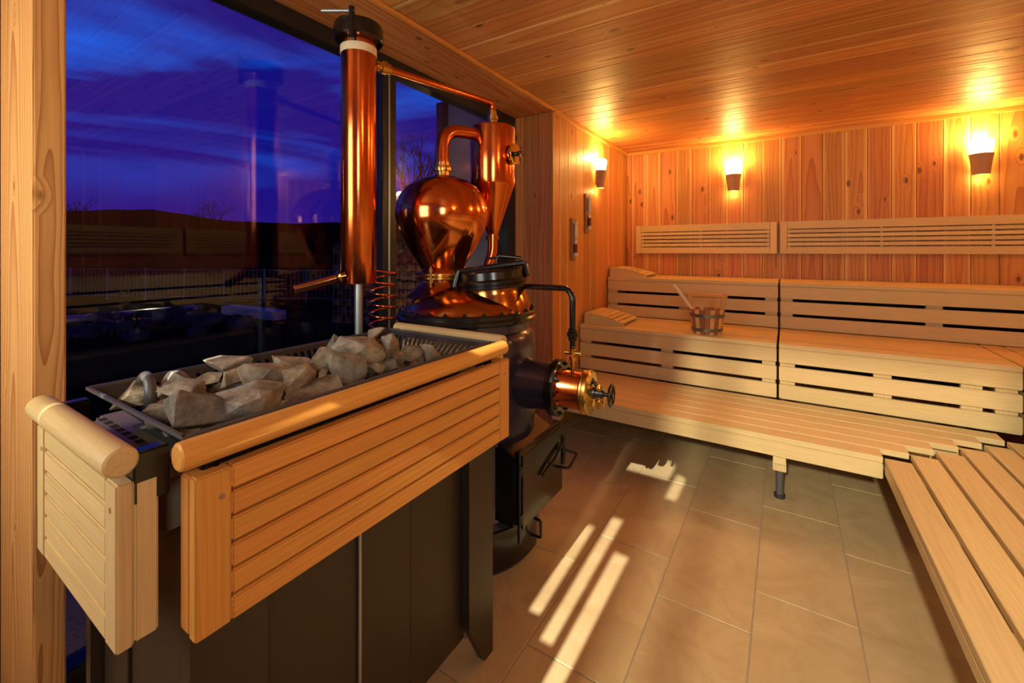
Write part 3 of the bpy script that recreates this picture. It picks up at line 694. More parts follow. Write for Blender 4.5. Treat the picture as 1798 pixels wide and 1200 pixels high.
# guard rails and slatted panels
ZP0, ZP1 = .737, 1.003
def guard(axis, a0, a1, face, sgn, rail_c, rail_a, wood_n, sw=.055, label=None):
    """axis along the slats; outer face plane at `face`, sgn = outward sign"""
    g = obj('guard_panel', None, None, ht, ((a0 + a1) / 2, face, ZP0) if axis == 'X' else (face, (a0 + a1) / 2, ZP0))
    def bx(nm, p, q, d0, d1, z0, z1, ax, par=g, bev=.003):
        lo, hi = sorted((face - sgn * d0, face - sgn * d1))
        if axis == 'Y': return box(nm, lo, hi, p, q, z0, z1, wood_n + ax, par, bev)
        return box(nm, p, q, lo, hi, z0, z1, wood_n + ax, par, bev)
    n = 6; gp = .0052; hgt = (ZP1 - ZP0 - gp * (n - 1)) / n
    for (p, q) in ((a0, a0 + sw), (a1 - sw, a1)):
        bx('stile', p, q, 0, .023, ZP0, ZP1, 'Z')
        ya = p if p == a0 else q - .045
        bx('backing_stile', ya, ya + .045, .0235, .055, ZP0 + .004, ZP1 - .004, 'Z')
    for i in range(n):
        z = ZP0 + i * (hgt + gp); bx('slat', a0 + sw + .0006, a1 - sw - .0006, .001, .022, z, z + hgt, axis)
    bx('backing', a0 + .046, a1 - .046, .044, .050, ZP0 + .01, ZP1 - .01, axis, g, .001)
    # countersunk screw holes in the stiles
    for p in (a0 + sw * .72, a1 - sw * .5):
        M = axis_matrix((0, 0, 0), (sgn, 0, 0) if axis == 'Y' else (0, sgn, 0))
        loc = (face - sgn * .001, p, ZP1 - .045) if axis == 'Y' else (p, face - sgn * .001, ZP1 - .045)
        obj('screw_hole', lathe([(0, -.002), (.0048, -.002), (.0048, .0015), (0, .0015)], 14, M), 'dark_board', g, loc)
    rl = rail_a[1] - rail_a[0]; rc = (rail_a[0] + rail_a[1]) / 2
    obj('guard_rail', rail_mesh(rl, .0238, axis), wood_n + axis, ht, (rc, rail_c, 1.042) if axis == 'X' else (rail_c, rc, 1.042))
    for f in (.06, .94):
        q = rail_a[0] + rl * f
        d0, d1 = sorted((rail_c - sgn * .018, rail_c - sgn * .068))
        if axis == 'Y': box('bracket', d0, d1, q - .014, q + .014, .96, 1.045, 'black_iron', ht, .003)
        else: box('bracket', q - .014, q + .014, d0, d1, .96, 1.045, 'black_iron', ht, .003)
guard('Y', .318, 1.252, -.80, 1, -.815, (.298, 1.238), 'hemlock_')
guard('X', -1.347, -.882, .243, -1, .246, (-1.335, -.868), 'abachi_', .05)
guard('X', -1.385, -.885, 1.345, 1, 1.310, (-1.41, -.860), 'abachi_', .05)

# ---- sauna stones
def stone_mesh(sx, sy, sz, seed, npt=11):
    rr = random.Random(seed); bm = bmesh.new()
    for k in range(npt):
        v = Vector((rr.gauss(0, 1), rr.gauss(0, 1), rr.gauss(0, 1))).normalized()
        v = Vector([math.copysign(abs(c) ** .7, c) for c in v]) * rr.uniform(.9, 1.12)
        bm.verts.new((v.x * sx / 2, v.y * sy / 2, v.z * sz / 2))
    r = bmesh.ops.convex_hull(bm, input=bm.verts)
    bmesh.ops.delete(bm, geom=[v for v in bm.verts if not v.link_faces], context='VERTS')
    bmesh.ops.bevel(bm, geom=bm.edges[:], offset=.0018, segments=1, affect='EDGES', clamp_overlap=True)
    bmesh.ops.triangulate(bm, faces=bm.faces)
    bmesh.ops.subdivide_edges(bm, edges=[e for e in bm.edges if e.calc_length() > .02], cuts=2, use_grid_fill=True)
    bmesh.ops.triangulate(bm, faces=bm.faces)
    bm.normal_update()
    for v in bm.verts:
        nn = noise.noise(v.co * 28 + Vector((seed * 3.1, 0, 0))) * .0040 + noise.noise(v.co * 75 + Vector((seed, 0, 0))) * .0022
        v.co += v.normal * nn
    return finish(bm, 16)
ST = [  # pixel centre, width px, height px, z of centre, turn, label
 (240, 694, 74, 46, 1.035, .4, 'knobbly brown stone at the near left corner of the stone tray'),
 (317, 668, 84, 44, 1.050, .1, 'long brown stone lying in front of the bent sensor tube'),
 (323, 689, 74, 34, 1.056, -.2, 'pale flat-topped stone resting across its darker neighbours, near left of the pile'),
 (291, 724, 76, 46, 1.038, .3, 'rounded tan stone beside the large wedge at the near rim'),
 (345, 722, 92, 78, 1.062, .9, 'large pointed wedge stone at the near corner of the tray'),
 (424, 706, 112, 72, 1.060, .0, 'largest blocky stone with a pale top edge, right of the pointed wedge'),
 (398, 643, 76, 44, 1.070, -.3, 'pale rounded stone high on the back edge of the pile'),
 (362, 668, 44, 26, 1.052, .2, 'small dark stone wedged between the brown stone and the pointed wedge'),
 (421, 660, 50, 34, 1.060, .5, 'dark triangular stone below the pale stone at the back edge'),
 (464, 662, 76, 66, 1.074, .2, 'pale upright blocky stone just left of the middle of the pile'),
 (512, 642, 74, 40, 1.066, -.1, 'grey-brown stone at the back in the middle of the pile'),
 (523, 668, 58, 56, 1.070, .8, 'brown faceted stone in the middle of the pile'),
 (556, 688, 104, 28, 1.045, .15, 'long flat stone along the front rim under the wooden rail'),
 (573, 634, 62, 44, 1.070, .3, 'angular brown stone behind the square block right of the middle'),
 (607, 646, 70, 52, 1.066, -.15, 'square-faced reddish block right of the middle of the pile'),
 (588, 606, 46, 40, 1.072, .9, 'tilted slab leaning on the back rim of the tray'),
 (626, 612, 80, 40, 1.078, -.2, 'broad flat slab lying on top of the far half of the pile'),
 (648, 628, 54, 48, 1.070, .5, 'upright brown stone just in front of the broad flat slab'),
 (686, 613, 42, 48, 1.066, .1, 'narrow grey stone standing near the far end of the pile'),
 (660, 590, 40, 26, 1.074, .2, 'small bluish stone at the far back corner of the tray'),
 (724, 620, 38, 38, 1.052, .4, 'grey stone near the far slotted side, left of its twin'),
 (753, 618, 42, 40, 1.050, -.3, 'bluish grey stone furthest right, against the far slotted side'),
 (699, 628, 28, 22, 1.056, .6, 'small tan pebble between the narrow grey stone and the far end'),
 (686, 642, 36, 24, 1.048, .0, 'small brown stone at the front rim near the far end'),
 (655, 648, 34, 30, 1.050, .3, 'small stone below the upright brown stone at the front rim'),
 (433, 726, 44, 28, 1.034, .2, 'small tan stone at the front rim below the largest block'),
 (488, 712, 42, 22, 1.034, .1, 'low grey stone at the front rim below the pale upright block'),
 (571, 664, 24, 34, 1.060, .2, 'small upright chip between the faceted stone and the square block'),
 (545, 655, 24, 36, 1.062, .7, 'thin dark chip behind the brown faceted stone')]
for i, (u, v, wpx, hpx, z, turn, lab) in enumerate(ST):
    P = onZ(u, v, z); d = P.dot(FV)
    P.x = min(max(P.x, -1.30), -.885); P.y = min(max(P.y, .375), 1.165)
    sw = wpx * d / F_PX * 1.12; sh = hpx * d / F_PX * 1.0
    o = obj('sauna_stone', stone_mesh(sw, sw * R.uniform(.75, .95), max(sh * 1.05, sw * .5), i + 3), 'stone', None, P, (R.uniform(-.15, .15), R.uniform(-.2, .2), YAW + turn))
    tag(o, lab, 'stone', 'stones in the heater tray')
lab = 'grey-brown filler stone low down in the heater tray, mostly hidden by the larger stones'
k = 0
for iy in range(11):
    for ix in range(5):
        P = Vector((-1.255 + ix * .078 + R.uniform(-.015, .015), .415 + iy * .069 + R.uniform(-.012, .012), 0.996 + R.uniform(-.004, .014)))
        o = obj('sauna_stone', stone_mesh(R.uniform(.06, .075), R.uniform(.052, .064), R.uniform(.045, .058), 100 + k, 12), 'stone', None, P, (R.uniform(-.4, .4), R.uniform(-.4, .4), R.uniform(0, 6)))
        tag(o, lab, 'stone', 'stones in the heater tray'); k += 1

# ================================================================== copper still
SC = Vector((-1.33, 1.70, 0))
sl = thing('copper_still', 'antique copper pot still with onion helmet on a black boiler', 'still', SC)
def part(name, me, mat, parent=sl): return obj(name, me, mat, parent, SC)
def T(v): return Matrix.Translation(Vector(v))
part('boiler', lathe([(0, 0), (.345, 0), (.352, .02), (.352, .19), (.340, .205), (.334, .21), (.334, .92), (.330, .965), (.318, .99), (.306, 1.002), (.306, 1.05), (0, 1.05)], 72, smooth=35), 'boiler_paint')
fgl = part('boiler_flange', lathe([(.28, 1.044), (.338, 1.044), (.343, 1.050), (.343, 1.064), (.338, 1.070), (.333, 1.0705), (.333, 1.086), (.328, 1.090), (.28, 1.090)], 72, smooth=30), 'black_iron')
bolt_me = lathe([(.011, 0), (.011, .008), (.006, .008), (.006, .014), (0, .014)], 6, smooth=20)
for k in range(24):
    a = 2 * PI * k / 24 + .1; obj('bolt', bolt_me, 'black_iron', fgl, SC + Vector((.318 * math.cos(a), .318 * math.sin(a), 1.090)))
part('dome', lathe([(.300, 1.088), (.294, 1.105), (.275, 1.128), (.24, 1.152), (.19, 1.176), (.13, 1.196), (.07, 1.206), (0, 1.208)], 64), 'copper_dark')
ON = -.138 * RV                  # helmet axis, off to the left
MH = .128 * RV - .045 * FV       # manhole axis, off to the right
part('helmet_neck', lathe([(.175, 1.150), (.135, 1.178), (.108, 1.205), (.099, 1.225), (.099, 1.240)], 48, T(ON)), 'copper_dark')
clr = part('clamp_ring', lathe([(.09, 1.232), (.118, 1.232), (.122, 1.237), (.122, 1.243), (.108, 1.247), (.108, 1.250), (.122, 1.254), (.122, 1.262), (.116, 1.268), (.09, 1.268)], 56, T(ON), 25), 'brass')
for a in (-1.75, .3, 2.4):
    M = T(ON) @ Matrix.Rotation(a + YAW, 4, 'Z') @ T((.125, 0, 0))
    part('clamp_bolt', lathe([(0, 1.20), (.007, 1.20), (.007, 1.218), (.013, 1.218), (.013, 1.228), (.007, 1.228), (.007, 1.272), (.014, 1.272), (.014, 1.286), (.006, 1.286), (.006, 1.298), (0, 1.298)], 12, M, 25), 'brass', clr)
part('onion_helmet', lathe([(.093, 1.262), (.100, 1.278), (.117, 1.305), (.140, 1.340), (.160, 1.372), (.186, 1.420), (.206, 1.462), (.222, 1.508), (.228, 1.553), (.223, 1.598), (.205, 1.643), (.174, 1.682), (.130, 1.713), (.08, 1.732), (.034, 1.741), (0, 1.742)], 72, T(ON + .012 * RV), 60), 'copper')
OT = ON + .012 * RV
# swan neck into the column
CLM = Vector((-1.34, 1.93, 0)) - SC
un = part('union_nut', lathe([(.030, 1.736), (.036, 1.742), (.036, 1.760), (.046, 1.762), (.048, 1.775), (.046, 1.788), (.037, 1.790), (.037, 1.806), (.030, 1.808)], 16, T(OT), 25), 'brass')
z1 = 1.972
dirn = (CLM - OT).normalized()
part('swan_neck', tube(bend([OT + Vector((0, 0, 1.79)), OT + Vector((0, 0, z1)), CLM - dirn * .09 + Vector((0, 0, z1 + .012))], .10, 10), .0325, 24), 'copper_satin')
part('column', lathe([(0, 2.035), (.112, 2.035), (.119, 2.030), (.1205, 2.022), (.1205, 1.728), (.117, 1.718), (.105, 1.69), (.034, 1.475), (.030, 1.46), (0, 1.46)], 56, T(CLM), 30), 'copper_satin')
part('drain_pipe', tube(bend([CLM + Vector((0, 0, 1.47)), CLM + Vector((0, 0, 1.36)), CLM + Vector((-.045, -.07, 1.15))], .05), .027, 20), 'copper_satin')
part('pipe_ring', lathe([(.026, 1.43), (.036, 1.43), (.036, 1.452), (.026, 1.452)], 24, T(CLM), 25), 'copper_dark')
# sight disc on the column
sn = (RV * .83 - FV * .55).normalized()
SP = CLM + sn * .118 + Vector((0, 0, 1.875))
sd = part('sight_disc', lathe([(0, 0), (.030, 0), (.030, .012), (.052, .014), (.055, .020), (.055, .030), (.050, .034), (0, .034)], 40, axis_matrix(SP, sn), 25), 'polished_brass')
part('disc_handle', lathe([(.012, .03), (.012, .05), (.016, .052), (.016, .062), (0, .064)], 16, axis_matrix(SP, sn), 25), 'black_iron', sd)
tv = Vector((0, 0, 1)).cross(sn).normalized()
part('disc_handle', tube([SP + sn * .056 - tv * .022, SP + sn * .056 + tv * .030], .007, 10), 'black_iron', sd)
part('disc_handle', tube([SP + sn * .056, SP + sn * .052 - Vector((0, 0, .040)) + tv * .012], .005, 10), 'black_iron', sd)
# top fitting and vapour pipe to the condenser
TC = Vector((-1.497, 1.184, 0)); TL = TC - SC
part('top_fitting', lathe([(.034, 2.034), (.034, 2.044), (.022, 2.046), (.022, 2.075), (.028, 2.077), (.028, 2.098), (.020, 2.100), (.020, 2.125)], 20, T(CLM), 25), 'brass')
for s_ in (-1, 1): part('wing', tube([CLM + RV * .02 * s_ + Vector((0, 0, 2.058)), CLM + RV * .052 * s_ + Vector((0, 0, 2.058))], .006, 8), 'brass')
dv = (TL - CLM); dv.z = 0; dvn = dv.normalized()
part('vapour_pipe', tube(bend([CLM + Vector((0, 0, 2.11)), CLM + Vector((0, 0, 2.168)), TL - dvn * .085 + Vector((0, 0, 2.162))], .035, 8), .0165, 18), 'copper_satin')
part('pipe_union', lathe([(.017, -.03), (.024, -.028), (.024, -.008), (.030, -.006), (.030, .016), (.022, .018), (.022, .036), (.017, .04)], 18, axis_matrix(TL - dvn * .115 + Vector((0, 0, 2.162)), dvn), 25), 'brass')
# manhole with lid, yoke and handle
tilt = Matrix.Rotation(math.radians(5), 4, FV)
MM = T(MH) @ T((0, 0, 1.2)) @ tilt.inverted() @ T((0, 0, -1.2))
part('manhole_neck', lathe([(.172, 1.070), (.170, 1.11), (.164, 1.14), (.156, 1.165), (.151, 1.185), (.153, 1.205)], 56, MM), 'copper_dark')
lid = part('manhole_lid', lathe([(.13, 1.196), (.164, 1.196), (.168, 1.200), (.168, 1.211), (.163, 1.2135), (.163, 1.2165), (.169, 1.219), (.169, 1.230), (.163, 1.236), (.156, 1.239), (.154, 1.272), (.148, 1.280), (.10, 1.284), (0, 1.286)], 56, MM, 25), 'black_iron')
yk = lambda a, z, f=0.0: MM @ (RV * a + FV * f + Vector((0, 0, z)))
bm = bmesh.new(); tube_bm(bm, bend([yk(-.178, 1.17, -.02), yk(-.165, 1.285, -.02), yk(.160, 1.300, -.02), yk(.168, 1.235, -.02)], .012, 4), .0145, 8); part('yoke', finish(bm, 30), 'black_iron', lid)
bm = bmesh.new(); tube_bm(bm, [yk(-.165, 1.285, .06), yk(.160, 1.300, .06)], .013, 8); tube_bm(bm, [yk(.155, 1.30, -.025), yk(.155, 1.30, .065)], .013, 8); tube_bm(bm, [yk(-.162, 1.286, -.025), yk(-.162, 1.286, .065)], .013, 8); part('yoke', finish(bm, 30), 'black_iron', lid)
for a in (-.06, .03, .11): part('yoke_post', tube([yk(a, 1.25, -.02), yk(a, 1.296, -.02)], .008, 8), 'black_iron', lid)
part('screw_handle', tube(bend([yk(.02, 1.28, .02), yk(.03, 1.345, .02), yk(.145, 1.325, -.02)], .02, 5), .008, 10), 'black_iron', lid)
part('screw_handle', tube([yk(-.03, 1.335, .02), yk(.035, 1.335, .02)], .006, 8), 'black_iron', lid)
part('hinge_strap', tube([yk(-.185, 1.165, -.03), yk(-.178, 1.23, -.03), yk(-.155, 1.29, -.03)], [.022, .020, .014], 8), 'black_iron', lid)
# drain outlet with hand wheel
oa = math.radians(4); OD = Vector((math.cos(oa), math.sin(oa), 0)); OZ = Vector((0, 0, .768))
OM = axis_matrix(OZ + OD * .035, OD)
part('outlet_stub', lathe([(.128, .22), (.110, .33), (.104, .37), (.102, .428)], 48, OM), 'boiler_paint')
ofl = part('outlet_flange', lathe([(.07, .424), (.116, .424), (.122, .428), (.122, .441), (.117, .4425), (.117, .4455), (.122, .447), (.122, .460), (.116, .464), (.07, .464)], 56, OM, 25), 'black_iron')
for k in range(10):
    a = 2 * PI * k / 10; part('bolt', lathe([(0, .464), (.009, .464), (.009, .472), (.005, .472), (.005, .478), (0, .478)], 6, OM @ T((.105 * math.cos(a), .105 * math.sin(a), 0)), 25), 'black_iron', ofl)
part('outlet_drum', lathe([(.084, .46), (.080, .470), (.079, .572)], 48, OM, 30), 'copper_satin')
part('drum_ring', lathe([(.07, .560), (.088, .562), (.092, .568), (.092, .576), (.087, .579), (.087, .583), (.093, .586), (.093, .594), (.086, .600), (.06, .606), (.03, .608), (0, .608)], 48, OM, 25), 'brass')
part('valve_body', lathe([(.026, .60), (.026, .615), (.018, .618), (.018, .632), (.021, .634), (.021, .650), (.009, .652), (.009, .690), (0, .690)], 20, OM, 25), 'black_iron')
OB = lambda l, r, z: OD * (l + .035) + RV.cross(Vector((0, 0, 0))) + Vector((-OD.y, OD.x, 0)) * r + OZ + Vector((0, 0, z))
part('valve_spout', lathe([(.017, -.062), (.017, -.05), (.020, -.048), (.020, -.028), (.013, -.026), (.013, 0)], 18, T(OB(.632, 0, 0)), 25), 'brass')
part('clamp_arm', tube([OB(.600, -.01, .062), OB(.634, -.01, .022)], .0075, 10), 'black_iron'); part('clamp_knob', lathe([(0, -.015), (.013, -.008), (.015, .002), (.010, .012), (0, .015)], 16, T(OB(.634, -.012, .026))), 'brass')
bm = bmesh.new()
WC = OB(.682, 0, 0); wu = Vector((-OD.y, OD.x, 0)); wv = Vector((0, 0, 1)); wr_ = .043
ring = [WC + (wu * math.cos(2 * PI * k / 28) + wv * math.sin(2 * PI * k / 28)) * wr_ for k in range(29)]
tube_bm(bm, ring, .0058, 8, False); bmesh.ops.remove_doubles(bm, verts=bm.verts, dist=.0012)
part('hand_wheel', finish(bm, 50), 'black_iron')
bm = bmesh.new()
for k in range(4):
    a = PI / 4 + k * PI / 2; tube_bm(bm, [WC, WC + (wu * math.cos(a) + wv * math.sin(a)) * wr_], .0042, 8)
part('wheel_spokes', finish(bm, 50), 'black_iron')
# overflow pipe down to the outlet drum
P1 = OD * .547
ps = RV * .235 - FV * .02
part('overflow_pipe', tube(bend([ps + Vector((0, 0, 1.20)), P1 + Vector((0, 0, 1.206)), P1 + Vector((0, 0, 1.005))], .06, 8), .0135, 16), 'black_iron')
part('pipe_coupling', lathe([(.012, .90), (.014, .905), (.013, .935), (.019, .94), (.019, .955), (.025, .957), (.025, .975), (.019, .977), (.019, .99), (.013, .992)], 8, T(P1 + Vector((0, 0, .042))), 20), 'black_iron')
ck = part('stop_cock', lathe([(.008, .80), (.008, .848), (.013, .85), (.013, .862), (.009, .864), (.016, .876), (.016, .886), (.009, .896), (.013, .898), (.013, .912), (.008, .914)], 18, T(P1 + Vector((0, 0, .045))), 25), 'brass')
part('cock_lever', tube([P1 + OD * -.035 + Vector((0, 0, .927)), P1 + OD * .036 + Vector((0, 0, .927))], [.009, .010], 10), 'brass', ck)
# firebox
fb = part('firebox', boxmesh(.001, .001, .001, 0, 'dummy').copy(), 'black_iron')
bm = bmesh.new(); addbox(bm, -1.15, -.945, 1.525, 1.915, .215, .500)
for v in bm.verts:
    if v.co.x < -1.1 and v.co.z > .4: v.co.z = .60
bmesh.ops.bevel(bm, geom=bm.edges[:], offset=.012, segments=2, affect='EDGES'); bmesh.ops.translate(bm, vec=-SC, verts=bm.verts)
fb.data = finish(bm); fb.data.materials.append(MATS['black_iron'])
fd = box('firebox_door', -.945, -.922, 1.545, 1.925, .212, .520, 'black_iron', sl, .004)
box('door_rim', -.958, -.940, 1.535, 1.935, .516, .530, 'black_iron', fd, .003)
part('hinge_rod', tube([Vector((-.935, 1.540, .16)) - SC, Vector((-.935, 1.540, .54)) - SC], .008, 10), 'black_iron', fd)
for z in (.26, .46): part('hinge', lathe([(0, z - .02), (.013, z - .02), (.013, z + .02), (0, z + .02)], 10, T(Vector((-.932, 1.541, 0)) - SC), 25), 'black_iron', fd)
part('door_latch', tube([Vector((-.912, 1.70, .375)) - SC, Vector((-.905, 1.80, .405)) - SC, Vector((-.912, 1.895, .44)) - SC], .007, 8), 'black_iron', fd)
part('door_handle', tube(bend([Vector((-.925, 1.86, .345)) - SC, Vector((-.865, 1.875, .345)) - SC, Vector((-.865, 1.975, .375)) - SC, Vector((-.925, 1.955, .39)) - SC], .012, 4), .007, 10), 'black_iron', fd)
part('latch_post', tube([Vector((-.920, 1.93, .33)) - SC, Vector((-.920, 1.93, .47)) - SC], .011, 8), 'black_iron', fd)
# ash door around the base
bm = bmesh.new(); lathe_bm(bm, [(.352, .025), (.362, .025), (.362, .185), (.352, .185)], 24, None, -1.15, .15); ad = part('ash_door', finish(bm, 30), 'black_iron')
aa = .02; A_ = lambda r, a, z: Vector((r * math.cos(a), r * math.sin(a), z))
part('ash_door_handle', tube(bend([A_(.362, aa, .09), A_(.405, aa, .09), A_(.405, aa, .165), A_(.362, aa, .17)], .01, 4), .0065, 10), 'black_iron', ad)
part('ash_door_edge', tube([A_(.362, -1.15, .02), A_(.362, -1.15, .19)], .006, 8), 'black_iron', ad)

# ================================================================== condenser tube
cd = thing('copper_condenser', 'tall copper condenser tube with spout on a steel pole before the window', 'condenser', TC)
def cpart(name, me, mat, parent=cd): return obj(name, me, mat, parent, TC)
cpart('tube', lathe([(.066, 1.242), (.069, 1.238), (.0708, 1.242), (.0708, 2.25), (0, 2.25)], 56, None, 40), 'copper_satin')
cpart('tube_floor', lathe([(0, 1.252), (.068, 1.252)], 40), 'copper_dark')
cpart('sealing_band', lathe([(.0705, 2.176), (.0722, 2.177), (.0722, 2.208), (.0705, 2.210)], 56), 'sealing_tape')
cp = cpart('cap', lathe([(.0705, 2.236), (.094, 2.234), (.098, 2.240), (.098, 2.288), (.093, 2.300), (.06, 2.302), (0, 2.302)], 48, None, 30), 'black_iron')
ca = -.094 * FV + RV * .006
cpart('clamp_bar', tube([ca + Vector((0, 0, 2.205)), ca + Vector((0, 0, 2.330))], .0115, 10), 'black_iron', cp)
cpart('clamp_bar', tube([ca + Vector((0, 0, 2.305)), Vector((0, 0, 2.305))], .010, 10), 'black_iron', cp)
cpart('clamp_handle', tube([ca + RV * .01 + Vector((0, 0, 2.314)), ca - RV * .118 + Vector((0, 0, 2.314))], .0068, 12), 'galvanised', cp)
bm = bmesh.new()
s0 = -.055 * FV - RV * .03 + Vector((0, 0, 1.272)); s1 = -.115 * FV - RV * .205 + Vector((0, 0, 1.222))
sdir = (s1 - s0).normalized()
tube_bm(bm, [s0, s0.lerp(s1, .5), s1], .0185, 24, False); tube_bm(bm, [s1, s0.lerp(s1, .5), s0], .0160, 24, False)
cpart('spout', finish(bm, 60), 'copper_dark')
cpart('spout_lip', lathe([(.0158, -.002), (.0158, .0012), (.0188, .0012), (.0188, -.002)], 24, axis_matrix(s1, sdir), 25), 'polished_brass')
cpart('spout_collar', lathe([(.018, 0), (.030, -.004), (.026, .010), (.018, .016)], 24, axis_matrix(s0 + sdir * .022, sdir)), 'copper_dark')
cpart('pole', lathe([(.016, .012), (.016, 1.25)], 24), 'galvanised')
cpart('pole_foot', lathe([(0, 0), (.06, 0), (.06, .010), (.018, .014), (.016, .04)], 32), 'galvanised')
hc = Vector((-1.50, 1.318, 0)) - TC
hp = [hc + Vector((math.cos(a) * .060, math.sin(a) * .060, 1.275 - .049 * a / (2 * PI))) for a in [k * 2 * PI / 28 for k in range(int(28 * 6.5))]]
cpart('cooling_coil', tube([Vector((0, .05, 1.29))] + hp, .0052, 8), 'copper_satin')

# ================================================================== outside
GZ = -.12
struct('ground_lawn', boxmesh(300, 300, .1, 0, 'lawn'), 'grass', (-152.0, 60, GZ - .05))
struct('ground_gravel', boxmesh(1.3, 12, .04, 0, 'gravel'), 'gravel', (-2.62, 2, GZ + .0))
ew = struct('wall_outside', boxmesh(.80, .25, 2.95, 0, 'ew'), 'plaster', (-2.36, 3.35, 1.34))
box('corner_post', -2.86, -2.765, 3.16, 3.30, GZ, 2.8, 'black_frame', ew, .004)
# hills
bm = bmesh.new(); prev = None
for k in range(121):
    az = math.radians(-60 + 180 * k / 120)          # angle left of +Y
    cols = []
    for rr_, hf in ((150, 0.0), (185, .75), (215, 1.0), (260, .4)):
        hgt = (13.5 + 4.5 * noise.noise(Vector((az * 2.3, 1.7, 0))) + 2.0 * noise.noise(Vector((az * 9, .3, 0))) + .5 * noise.noise(Vector((az * 40, 0, 0)))) * 1.25
        cols.append(bm.verts.new((-math.sin(az) * rr_, math.cos(az) * rr_, GZ + hgt * hf)))
    if prev:
        for a, b_, c_, d_ in zip(prev, cols, cols[1:], prev[1:]): bm.faces.new((a, b_, c_, d_))
    prev = cols
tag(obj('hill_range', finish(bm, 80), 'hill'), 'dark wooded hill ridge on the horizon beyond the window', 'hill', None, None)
# trees on the skyline
def bare_tree(label, P, hgt, seed, spread=.55, lv=5):
    rr = random.Random(seed); bm = bmesh.new()
    def grow(p, d, ln, r, n):
        q = p + d * ln; tube_bm(bm, [p, q], [r, r * .65], 5, False)
        if n == 0: return
        for _ in range(3):
            nd = (d + Vector((rr.uniform(-1, 1), rr.uniform(-1, 1), rr.uniform(-.3, .7))) * spread).normalized()
            grow(q, nd, ln * rr.uniform(.62, .82), r * .6, n - 1)
    grow(Vector((0, 0, 0)), Vector((0, 0, 1)), hgt * .26, hgt * .016, lv)
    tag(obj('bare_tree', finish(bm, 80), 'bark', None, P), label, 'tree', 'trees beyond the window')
def groundpt(u, d): t_ = (u - 899) / F_PX; return Vector((d * (-SN + t_ * CS), d * (CS + t_ * SN), GZ))
bare_tree('bare rounded tree standing on the skyline left of the condenser', groundpt(378, 120) + Vector((0, 0, 1)), 17.5, 4, .75)
bare_tree('low bare tree on the skyline beside the timber post', groundpt(140, 120) + Vector((0, 0, 1)), 18.5, 9, .8)
bare_tree('tall bare tree seen between the window mullion and the onion helmet', groundpt(722, 26), 9.6, 15, .6)
# boulders, kerb and pond edge
bl = [(150, 585, 70), (205, 572, 90), (262, 566, 100), (318, 560, 90), (372, 565, 80), (425, 570, 70), (238, 592, 60), (180, 560, 60), (345, 582, 50)]
bn = ['low boulder nearest the timber post', 'broad dark boulder second from the timber post', 'wide ridge boulder left of the row\'s middle', 'highest pale-ridged boulder in the row', 'rounded boulder right of the highest one', 'rightmost boulder of the row below the white pond step', 'small boulder set forward of the row on the lawn', 'half-hidden boulder at the back left of the row', 'small boulder in front of the highest boulder']
for i, ((u, v, wpx), nm) in enumerate(zip(bl, bn)):
    P = onZ(u, v, GZ + .06); d = P.dot(FV); s_ = wpx * d / F_PX
    rr = random.Random(i); bm = bmesh.new(); bmesh.ops.create_icosphere(bm, subdivisions=3, radius=1)
    for v_ in bm.verts:
        k_ = 1 + .35 * noise.noise(v_.co * 1.6 + Vector((i * 7, 0, 0))) + .12 * noise.noise(v_.co * 5 + Vector((i * 3, 0, 0)))
        v_.co = Vector((v_.co.x * s_ * .34 * k_, v_.co.y * s_ * .26 * k_, v_.co.z * s_ * .24 * k_))
    tag(obj('boulder', finish(bm, 50), 'boulder', None, P, (0, 0, YAW + rr.uniform(-.3, .3))), nm, 'boulder', 'boulders on the lawn')
def beam(name, u0, v0, u1, v1, wd, hg, mat, label, cat):
    a, b_ = onZ(u0, v0, GZ + hg), onZ(u1, v1, GZ + hg); m_ = (a + b_) / 2; L_ = (b_ - a)
    me = boxmesh(L_.length, wd, hg, .015, name)
    return tag(obj(name, me, mat, None, (m_.x, m_.y, GZ + hg / 2), (0, 0, math.atan2(L_.y, L_.x))), label, cat)
beam('stone_kerb', 110, 556, 345, 536, .22, .12, 'coping', 'long pale stone kerb running behind the boulders', 'kerb')
beam('pond_step', 400, 536, 492, 546, .30, .20, 'coping', 'short pale stone step right of the long kerb', 'step')
# wire fence
A0, A1 = groundpt(60, 13.6), groundpt(612, 12.4)
fdv = (A1 - A0); fn = fdv.normalized()
fe = thing('wire_fence', 'low rusty bar fence crossing the dark garden beyond the window', 'fence', (A0 + A1) / 2)
for k in range(9):
    p = A0 + fdv * (k / 8); obj('fence_post', tube([(0, 0, 0), (0, 0, .97)], .022, 6), 'fence_wire', fe, p)
for z in (.12, .93): obj('fence_rail', tube([A0 - wpos(fe) + Vector((0, 0, z)), A1 - wpos(fe) + Vector((0, 0, z))], .010, 6), 'fence_wire', fe, wpos(fe))
nr = int(fdv.length / .13); rod = tube([(0, 0, .12), (0, 0, .93)], .006, 4)
for k in range(nr): obj('fence_rod', rod, 'fence_wire', fe, A0 + fdv * ((k + .5) / nr))
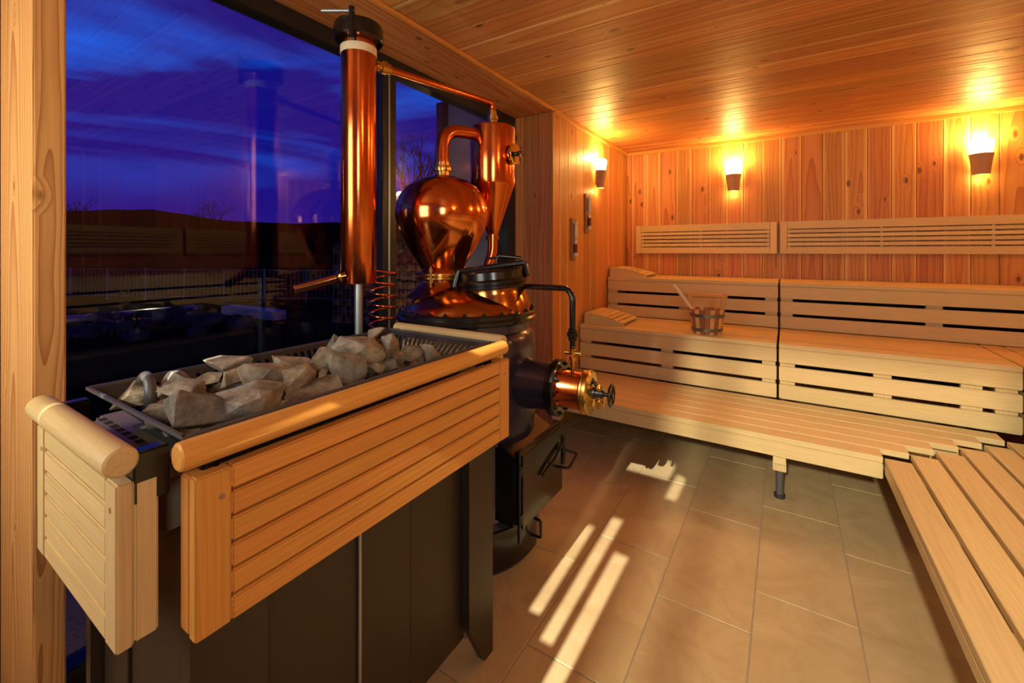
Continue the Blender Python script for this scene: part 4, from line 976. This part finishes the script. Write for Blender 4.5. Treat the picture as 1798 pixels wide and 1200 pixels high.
# gabion wall: stones behind welded mesh
G0, G1 = groundpt(586, 8.8), groundpt(905, 8.4)
gv = G1 - G0; gn = gv.normalized(); gb_ = Vector((-gn.y, gn.x, 0))
ga = thing('gabion_wall', 'stone-filled wire gabion wall behind the condenser and the still', 'wall', (G0 + G1) / 2)
nc = int(gv.length / .22)
gms = []
for k in range(6):
    bm = bmesh.new(); bmesh.ops.create_icosphere(bm, subdivisions=2, radius=1)
    for v_ in bm.verts: v_.co = Vector((v_.co.x * .125, v_.co.y * .11, v_.co.z * .10)) * (1 + .3 * noise.noise(v_.co * 1.5 + Vector((k * 9, 0, 0))))
    gms.append(finish(bm, 35))
for row in range(9):
    for k in range(nc + 1):
        P = G0 + gn * ((k + (.5 if row % 2 else 0)) * .22) + Vector((0, 0, .09 + row * .178)) + gb_ * (.16 + R.uniform(-.02, .02))
        obj('stone', R.choice(gms), 'gabion_stone', ga, P, (R.uniform(-.3, .3), R.uniform(-.3, .3), R.uniform(0, 6)))
vrod = tube([(0, 0, 0), (0, 0, 1.66)], .0042, 4)
nv = int(gv.length / .088)
for k in range(nv + 1): obj('mesh_wire', vrod, 'fence_wire', ga, G0 + gv * (k / nv))
for k in range(8): obj('mesh_wire', tube([G0 - wpos(ga), G1 - wpos(ga)], .0050, 4), 'fence_wire', ga, wpos(ga) + Vector((0, 0, .05 + k * .228)))
# unseen garden lights added to brighten the gabion, house corner, kerb and step
def added_light(label, P, energy, col, kind='spike'):
    t = thing('added_light', label, 'lamp', P, 'added garden lights')
    obj('lamp_body', lathe([(0, 0), (.04, 0), (.04, .05), (.05, .06), (.05, .11), (.044, .11), (.04, .08), (0, .08)], 20), 'black_iron', t, P)
    obj('lens', lathe([(0, .085), (.04, .085), (.04, .09), (0, .09)], 20), 'lamp_glass', t, P)
    l = light('lamp', 'POINT', (0, 0, .16), energy, col, shadow_soft_size=.03); l.parent = t
gp_ = groundpt(775, 7.9); added_light('small added uplight at the foot of the gabion wall, hidden behind the still', gp_, 14, (1, .62, .28))
added_light('small added uplight at the plastered house corner, hidden behind the still', Vector((-2.30, 3.02, GZ + .02)), 16, (1, .92, .55))
added_light('small added uplight between the boulders and the long pale kerb', onZ(262, 552, GZ), 7, (1, .85, .5))
added_light('small added uplight in front of the short pale step', onZ(440, 575, GZ), 4, (1, .85, .5))
